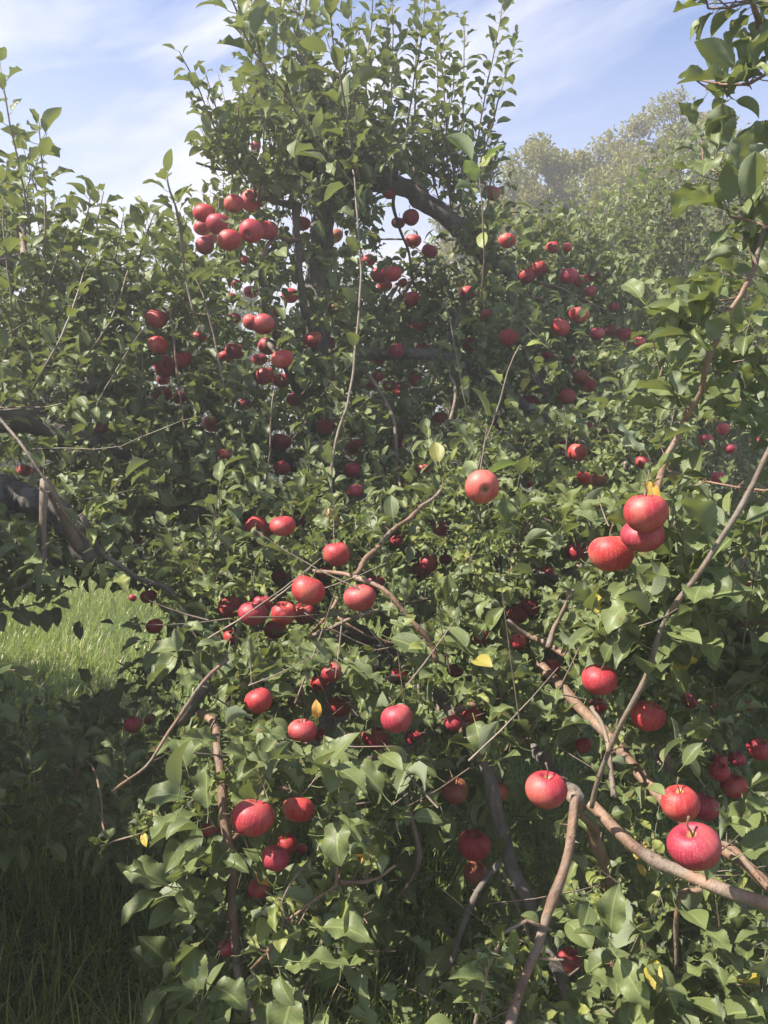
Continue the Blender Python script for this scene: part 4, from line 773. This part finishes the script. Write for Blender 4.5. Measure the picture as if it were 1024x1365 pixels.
SPOTS = [  # x, y, where the fruit hangs
 (300, 296, 'tight bunch beside the open sky at upper left'), (402, 298, 'gap by the upright grey branch near the trunk'), (341, 195, 'high leaves above the upper left bunch'), (446, 318, 'leaves right of the dark upper trunk'),
 (540, 300, 'bright sky gap below the thick bare limb'), (540, 385, 'dark hanging string below the sky gap'), (495, 352, 'shaded leaves left of the sky gap'), (660, 285, 'leaves where the thick bare limb bends down'),
 (222, 480, 'chain hanging free at the far left of the middle tree'), (265, 450, 'leaves just right of the left hanging chain'), (365, 472, 'large bunch left of the long upright shoot'), (307, 472, 'leaves left of the large left-centre bunch'),
 (320, 385, 'leaves under the upper left bunch'), (390, 394, 'leaves under the upper left bunch'), (423, 373, 'foot of the dark upper trunk'), (430, 450, 'shade close to the crossing upright shoot'), (290, 580, 'shaded leaves at the left of the middle tree'), (380, 600, 'shade beneath the large left-centre bunch'), (340, 537, 'shade right under the large left-centre bunch'),
 (465, 610, 'dark heart of the tree above the withered brown leaf'), (500, 480, 'centre of the tree beside the long upright shoot'), (545, 450, 'shade below the dark hanging string'), (527, 513, 'small cluster in the dark centre of the tree'),
 (630, 420, 'leaves behind the pale young shoot'), (678, 450, 'leaves just right of the pale young shoot'), (745, 340, 'top of the tree against the yellowish woodland'), (715, 368, 'pair of branches right of the bent limb'), (780, 375, 'upper right of the tree over a brown branch'),
 (765, 425, 'pair below the brown branch at upper right'), (825, 445, 'row at the right end of the upper branches'), (775, 500, 'sunny column in the right part of the crown'), (700, 530, 'end of the reddish forked branch'), (666, 563, 'leaves above the big low-hanging centre apple'), (787, 575, 'leaves right of centre over the sunny apple'),
 (790, 635, 'shade left of the big trio at right'), (703, 644, 'leaves right of the big low-hanging centre apple'), (643, 649, 'open centre, its eye showing'), (850, 617, 'shade just above the big trio at right'), (960, 580, 'background leaves between two thick shoots at right'), (845, 710, 'big sunlit trio at right'), (560, 595, 'shaded hollow left of the big centre apple'),
 (360, 700, 'pair above the main heap left of centre'), (449, 739, 'end of the straight pale branch'), (355, 815, 'heap of big fruit left of centre'), (430, 790, 'heap beside the straight pale branch'), (487, 790, 'cluster under the arching orange twig'), (190, 800, 'small dark twig over the sunlit grass'), (185, 720, 'leaves above the sunlit grass'),
 (435, 905, 'leaves below the dark arching twig'), (345, 934, 'leaves right of the cut grey stub'), (420, 968, 'leaves below left of centre'), (188, 964, 'low leaves beside the slanting orange twig'), (515, 970, 'big leaves at lower centre'), (565, 740, 'shade right of the arching orange twig'), (664, 751, 'thin crossing twigs right of centre'),
 (748, 750, 'shade left of the big sunlit trio'), (700, 815, 'crossing brown twigs right of centre'), (670, 850, 'leaves below the crossing brown twigs'), (798, 920, 'leaves under the big trio at right'), (737, 889, 'shade at the head of the brown limb'), (864, 954, 'leaves beneath the long grey shoot at right'), (615, 940, 'leaves by the grey low limb'),
 (940, 940, 'shade at the right below the long shoot'), (990, 1010, 'right edge above the thick bare branch'), (884, 1011, 'shade under the long grey shoot'), (997, 774, 'dark leaves at the right edge'), (777, 994, 'shade above the branching fork'), (337, 1090, 'top of the upright orange stem at lower left'), (398, 1079, 'leaves right of the upright orange stem'), (280, 1106, 'leaves left of the upright orange stem'),
 (370, 1150, 'curled leaves at lower left'), (302, 1264, 'bottom leaves at lower left'), (728, 1053, 'fork of the bare branches at lower right'), (633, 1145, 'pair in front of the low grey limb'), (920, 1090, 'big cluster over the bare branch at lower right'), (759, 1281, 'short twig off the orange branch near the bottom'),
 (972, 1201, 'leaves under the thick bare branch'), (635, 1054, 'deep shade beside the low grey limb'), (638, 1363, 'bottom edge of the picture by the orange branch'), (402, 1131, 'curled leaves at lower left'), (999, 941, 'dark leaves at the right edge'), (86, 600, 'far tree limbs at the left edge'), (86, 600, 'limbs of the left neighbour')]
SPX = np.array([s[:2] for s in SPOTS], float)
members = {}
for i in range(len(AP)):
    j = int(np.argmin(np.hypot(SPX[:, 0]-APX[i], SPX[:, 1]-APY[i]))); members.setdefault(SPOTS[j][2], []).append(i)
ORD = ['topmost', 'second highest', 'third highest', 'fourth highest', 'fifth highest', 'sixth highest', 'seventh highest', 'eighth highest', 'ninth highest', 'tenth highest', 'eleventh highest', 'twelfth highest']
proto = None
for spot, ids in members.items():
    ids.sort(key=lambda i: APY[i]); n = len(ids)
    for k, i in enumerate(ids):
        fl = AP[i][3]; r = APR[i]
        kind = 'dull greenish red apple' if 'd' in fl else ('orange red apple' if 'o' in fl else 'red apple')
        if n == 1: rank = 'lone '+kind+' in the'
        elif k == 0: rank = 'topmost '+kind+' in the'
        elif k == n-1: rank = 'lowest '+kind+' in the'
        else: rank = ORD[k]+' '+kind+' in the'
        if spot.startswith('open centre'): lab = 'big red apple hanging alone in the open centre, its eye showing'
        else: lab = rank+' '+spot
        if len(lab.split()) > 16: lab = lab.replace('dull greenish red', 'dull')
        if len(lab.split()) > 16: lab = lab.replace(' the ', ' ', 1)
        root = empty('apple', Vector(AXYZ[i])); root.empty_display_size = .04
        tag(root, lab, 'apple', 'apples on the branches')
        rr = random.Random(i*7+5); rot = AROT[i]
        root.rotation_euler = rot.to_euler(); s = AREAL[i]/0.0385*1.04; root.scale = (s*rr.uniform(.96, 1.05), s*rr.uniform(.96, 1.05), s*rr.uniform(.93, 1.04))
        sk = bpy.data.objects.new('skin', (SD if 'd' in fl else SK)[rr.randrange(2 if 'd' in fl else 5)]); COL.objects.link(sk); sk.parent = root
        st = bpy.data.objects.new('stalk', ST[rr.randrange(4)]); COL.objects.link(st); st.parent = root
        ca = bpy.data.objects.new('calyx', CA[rr.randrange(2)]); COL.objects.link(ca); ca.parent = root

# ------------------------------------------------------------------ grass
def grass(n, x0, x1, y0, y1, l0, l1, w):
    x = x0+(x1-x0)*rng.random(n); y = y0+(y1-y0)*rng.random(n)
    tuft = np.sin(x*2.1+np.sin(y*1.7))*np.cos(y*2.6+x*.8); ln = (l0+(l1-l0)*rng.random(n))*(1+.35*tuft)
    a = rng.random(n)*6.283; d = np.stack([np.cos(a), np.sin(a), 0*a], 1)+np.stack([.5*np.sin(x*.9+y*.6), .5*np.cos(y*1.1-x*.5), 0*a], 1); d = nrm(d); lean = .15+1.25*rng.random(n)**1.2
    B = np.stack([x, y, ground_z(x, y)-.01], 1); side = np.stack([-d[:, 1], d[:, 0], 0*a], 1)
    V = np.zeros((n, 8, 3))
    for k, (t, wt) in enumerate(((0, 1), (.4, .9), (.75, .6), (1, .08))):
        c = B+UP*(ln*(t-.38*lean*t*t))[:, None]+d*(ln*lean*t**1.8*.8)[:, None]; h = (w*(.6+.8*rng.random(n))*wt)[:, None]*side if k == 0 else h0*wt
        if k == 0: h0 = h
        V[:, 2*k] = c-h; V[:, 2*k+1] = c+h
    q = np.array([(0, 1, 3, 2), (2, 3, 5, 4), (4, 5, 7, 6)]); Q = (q[None]+(np.arange(n)*8)[:, None, None]).reshape(-1, 4)
    t = np.clip(rng.random(n)*.85+.15*tuft, 0, 1); t = np.where(rng.random(n) < .06, .97, t); T_ = np.ones((n, 8, 4)); T_[:, :, 0] = t[:, None]
    return V.reshape(-1, 3), Q, T_.reshape(-1, 4)
gs = [grass(46000, -2.6, 2.2, 1.2, 3.6, .10, .34, .0023), grass(85000, -5.5, 3.6, 3.4, 9.5, .05, .19, .0030), grass(30000, -9, 6, 9, 17, .12, .28, .006)]
off = 0; VV, QQ, TT = [], [], []
for v, q, t in gs: VV.append(v); QQ.append(q+off); TT.append(t); off += len(v)
tag(link('grass', mesh_np('grass', np.vstack(VV), np.vstack(QQ), M['grass'], tint=np.vstack(TT))), 'long lush grass on the orchard floor', 'grass', kind='stuff')

# ------------------------------------------------------------------ trees farther back
def far_tree(x, y, h, rx, ry, n, size, mat, label, group, clumps, lod='far', name='tree', cat='tree', low=.18, seed=1):
    r = np.random.default_rng(seed); base = np.array([x, y, -.05]); root = empty(name, Vector(base)); tag(root, label, cat, group)
    stem('trunk', [base, base+UP*h*.25+r.normal(size=3)*.1, base+UP*h*.55+r.normal(size=3)*.2, base+UP*h*.85], h*.022, h*.006, M['bark'], root, 10, .02)
    lv = Leaves(); cs = []
    for k in range(clumps):
        t = (k+.5)/clumps; z = h*(low+(.97-low)*t); prof = math.sin(math.pi*min(1, (t*.80+.16)))**.7
        a = k*2.4+r.random(); rr_ = prof*math.sqrt(r.random())
        c = base+np.array([math.cos(a)*rx*rr_, math.sin(a)*ry*rr_, z+r.normal()*h*.03]); cs.append(c)
        if k % 2 == 0: stem('limb', [base+UP*(z*.55), (base+c)/2+UP*z*.3, c], h*.007, h*.0015, M['bark'], root, 6, .02)
    cs = np.array(cs); pick = r.integers(0, clumps, n); rad = (rx*.34)*(.6+.7*r.random(clumps)); u = nrm(r.normal(size=(n, 3)))*(r.random((n, 1))**.45)
    sub = nrm(r.normal(size=(clumps*7, 3))); sidx = pick*7+r.integers(0, 7, n)
    P = cs[pick]+sub[sidx]*rad[pick][:, None]*(.95 if mat == 'leaf_wood' else .75)+u*rad[pick][:, None]*(.42 if mat == 'leaf_wood' else .5)*np.array([1, 1, 1.0])
    o = nrm(P-cs[pick]); A = nrm(o*.5+r.normal(size=(n, 3))*.7-UP*.2); Nn = nrm(UP+o*.4+r.normal(size=(n, 3))*.7)
    T_ = r.random((n, 2)); T_[:, 0] = np.clip(T_[:, 0]*.5+.5*r.random(clumps)[pick], 0, 1); T_[:, 1] *= .97
    P = np.maximum(P, [-1e9, -1e9, .15])
    lv.add(P, A, Nn, size*(.6+.8*r.random(n)), T_); lv.build('crown', M[mat], root, lod, False)
    return root
for x, y, h, rx, n, lab, sd in [
  (3.6, 19.5, 8.1, 1.9, 15000, 'yellowing woodland tree, left and lower of the pair above the orchard', 1), (6.6, 20.5, 8.9, 2.1, 19000, 'tallest round-headed woodland tree above the orchard', 2), (5.3, 18.5, 6.6, 2.4, 16000, 'yellow-green tree filling the dip between the two tall woodland trees', 3),
  (9.2, 20, 7.6, 2.0, 15000, 'woodland tree right of the tallest one, behind the close leaves', 4), (2.0, 22, 7.2, 1.6, 9000, 'pale woodland tree seen through the gap below the thick limb', 5), (7.6, 17, 6.3, 2.4, 15000, 'darker green tree low in front of the tallest woodland tree', 6), (12, 21, 8.0, 2.4, 12000, 'woodland tree at the right edge behind the leaves', 7)]:
    x, y, h, rx = x*.8, y*.8, (h-1.6)*.8+1.6, rx*.84
    far_tree(x, y, h, rx, rx, int(n*4.2), .085, 'leaf_wood', lab, 'woodland trees behind the orchard', 40, seed=sd)
far_tree(-6.9, 12.5, 6.3, 1.5, 1.5, 16000, .13, 'leaf_dark', 'tall dark tree at the left edge behind the pale shoots', 'woodland trees behind the orchard', 30, seed=12)
k = 0
for x, y, h, lab in [(-4.6, 10.5, 3.9, 'hazy small apple tree in the row behind the left hanging chain'), (-2.6, 11.5, 3.6, 'hazy apple tree in the back row directly left of the trunk'), (-.4, 12, 3.5, 'apple tree in the back row behind the trunk'), (1.6, 11, 3.4, 'apple tree in the back row behind the dark centre'), (3.4, 10, 3.7, 'apple tree in the back row behind the bent limb'), (-6.8, 9.5, 3.7, 'hazy apple tree in the back row at the left edge'), (5.4, 9.5, 3.9, 'apple tree in the back row at the right'), (-8.6, 14, 4.2, 'apple tree in the second row at far left'), (-5.6, 15, 4.0, 'apple tree in the second row left of centre'), (.6, 16, 4.0, 'apple tree in the second row at the centre'), (-2.4, 15.5, 4.0, 'apple tree in the second row, pale with haze')]:
    k += 1; far_tree(x, y, h, 1.15, 1.15, 9000, .085, 'leaf_far', lab, 'apple trees in the rows behind', 26, name='apple_tree', cat='apple tree', low=.16, seed=20+k)

# ------------------------------------------------------------------ haze added to the air, partly to imitate milky lens glare
me = bpy.data.meshes.new('haze'); x0, x1, y0, y1, z0, z1 = -45, 45, -4, 60, -1.2, 10
me.from_pydata([(x, y, z) for x in (x0, x1) for y in (y0, y1) for z in (z0, z1)], [], [(0, 1, 3, 2), (4, 6, 7, 5), (0, 4, 5, 1), (2, 3, 7, 6), (0, 2, 6, 4), (1, 5, 7, 3)]); me.update()
hm = bpy.data.materials.new('haze'); hm.use_nodes = True; nt = hm.node_tree; nt.nodes.clear(); out = nt.nodes.new('ShaderNodeOutputMaterial')
pv = nt.nodes.new('ShaderNodeVolumePrincipled'); pv.inputs['Color'].default_value = (.97, .97, .95, 1); pv.inputs['Density'].default_value = HAZE; pv.inputs['Anisotropy'].default_value = .35
nt.links.new(pv.outputs[0], out.inputs['Volume']); me.materials.append(hm)
if HAZE > 0: tag(link('haze', me), 'thin haze in the air, added partly to imitate lens glare', 'haze', kind='stuff')
scene.cycles.volume_bounces = 0; scene.cycles.max_bounces = 8; scene.cycles.transparent_max_bounces = 8
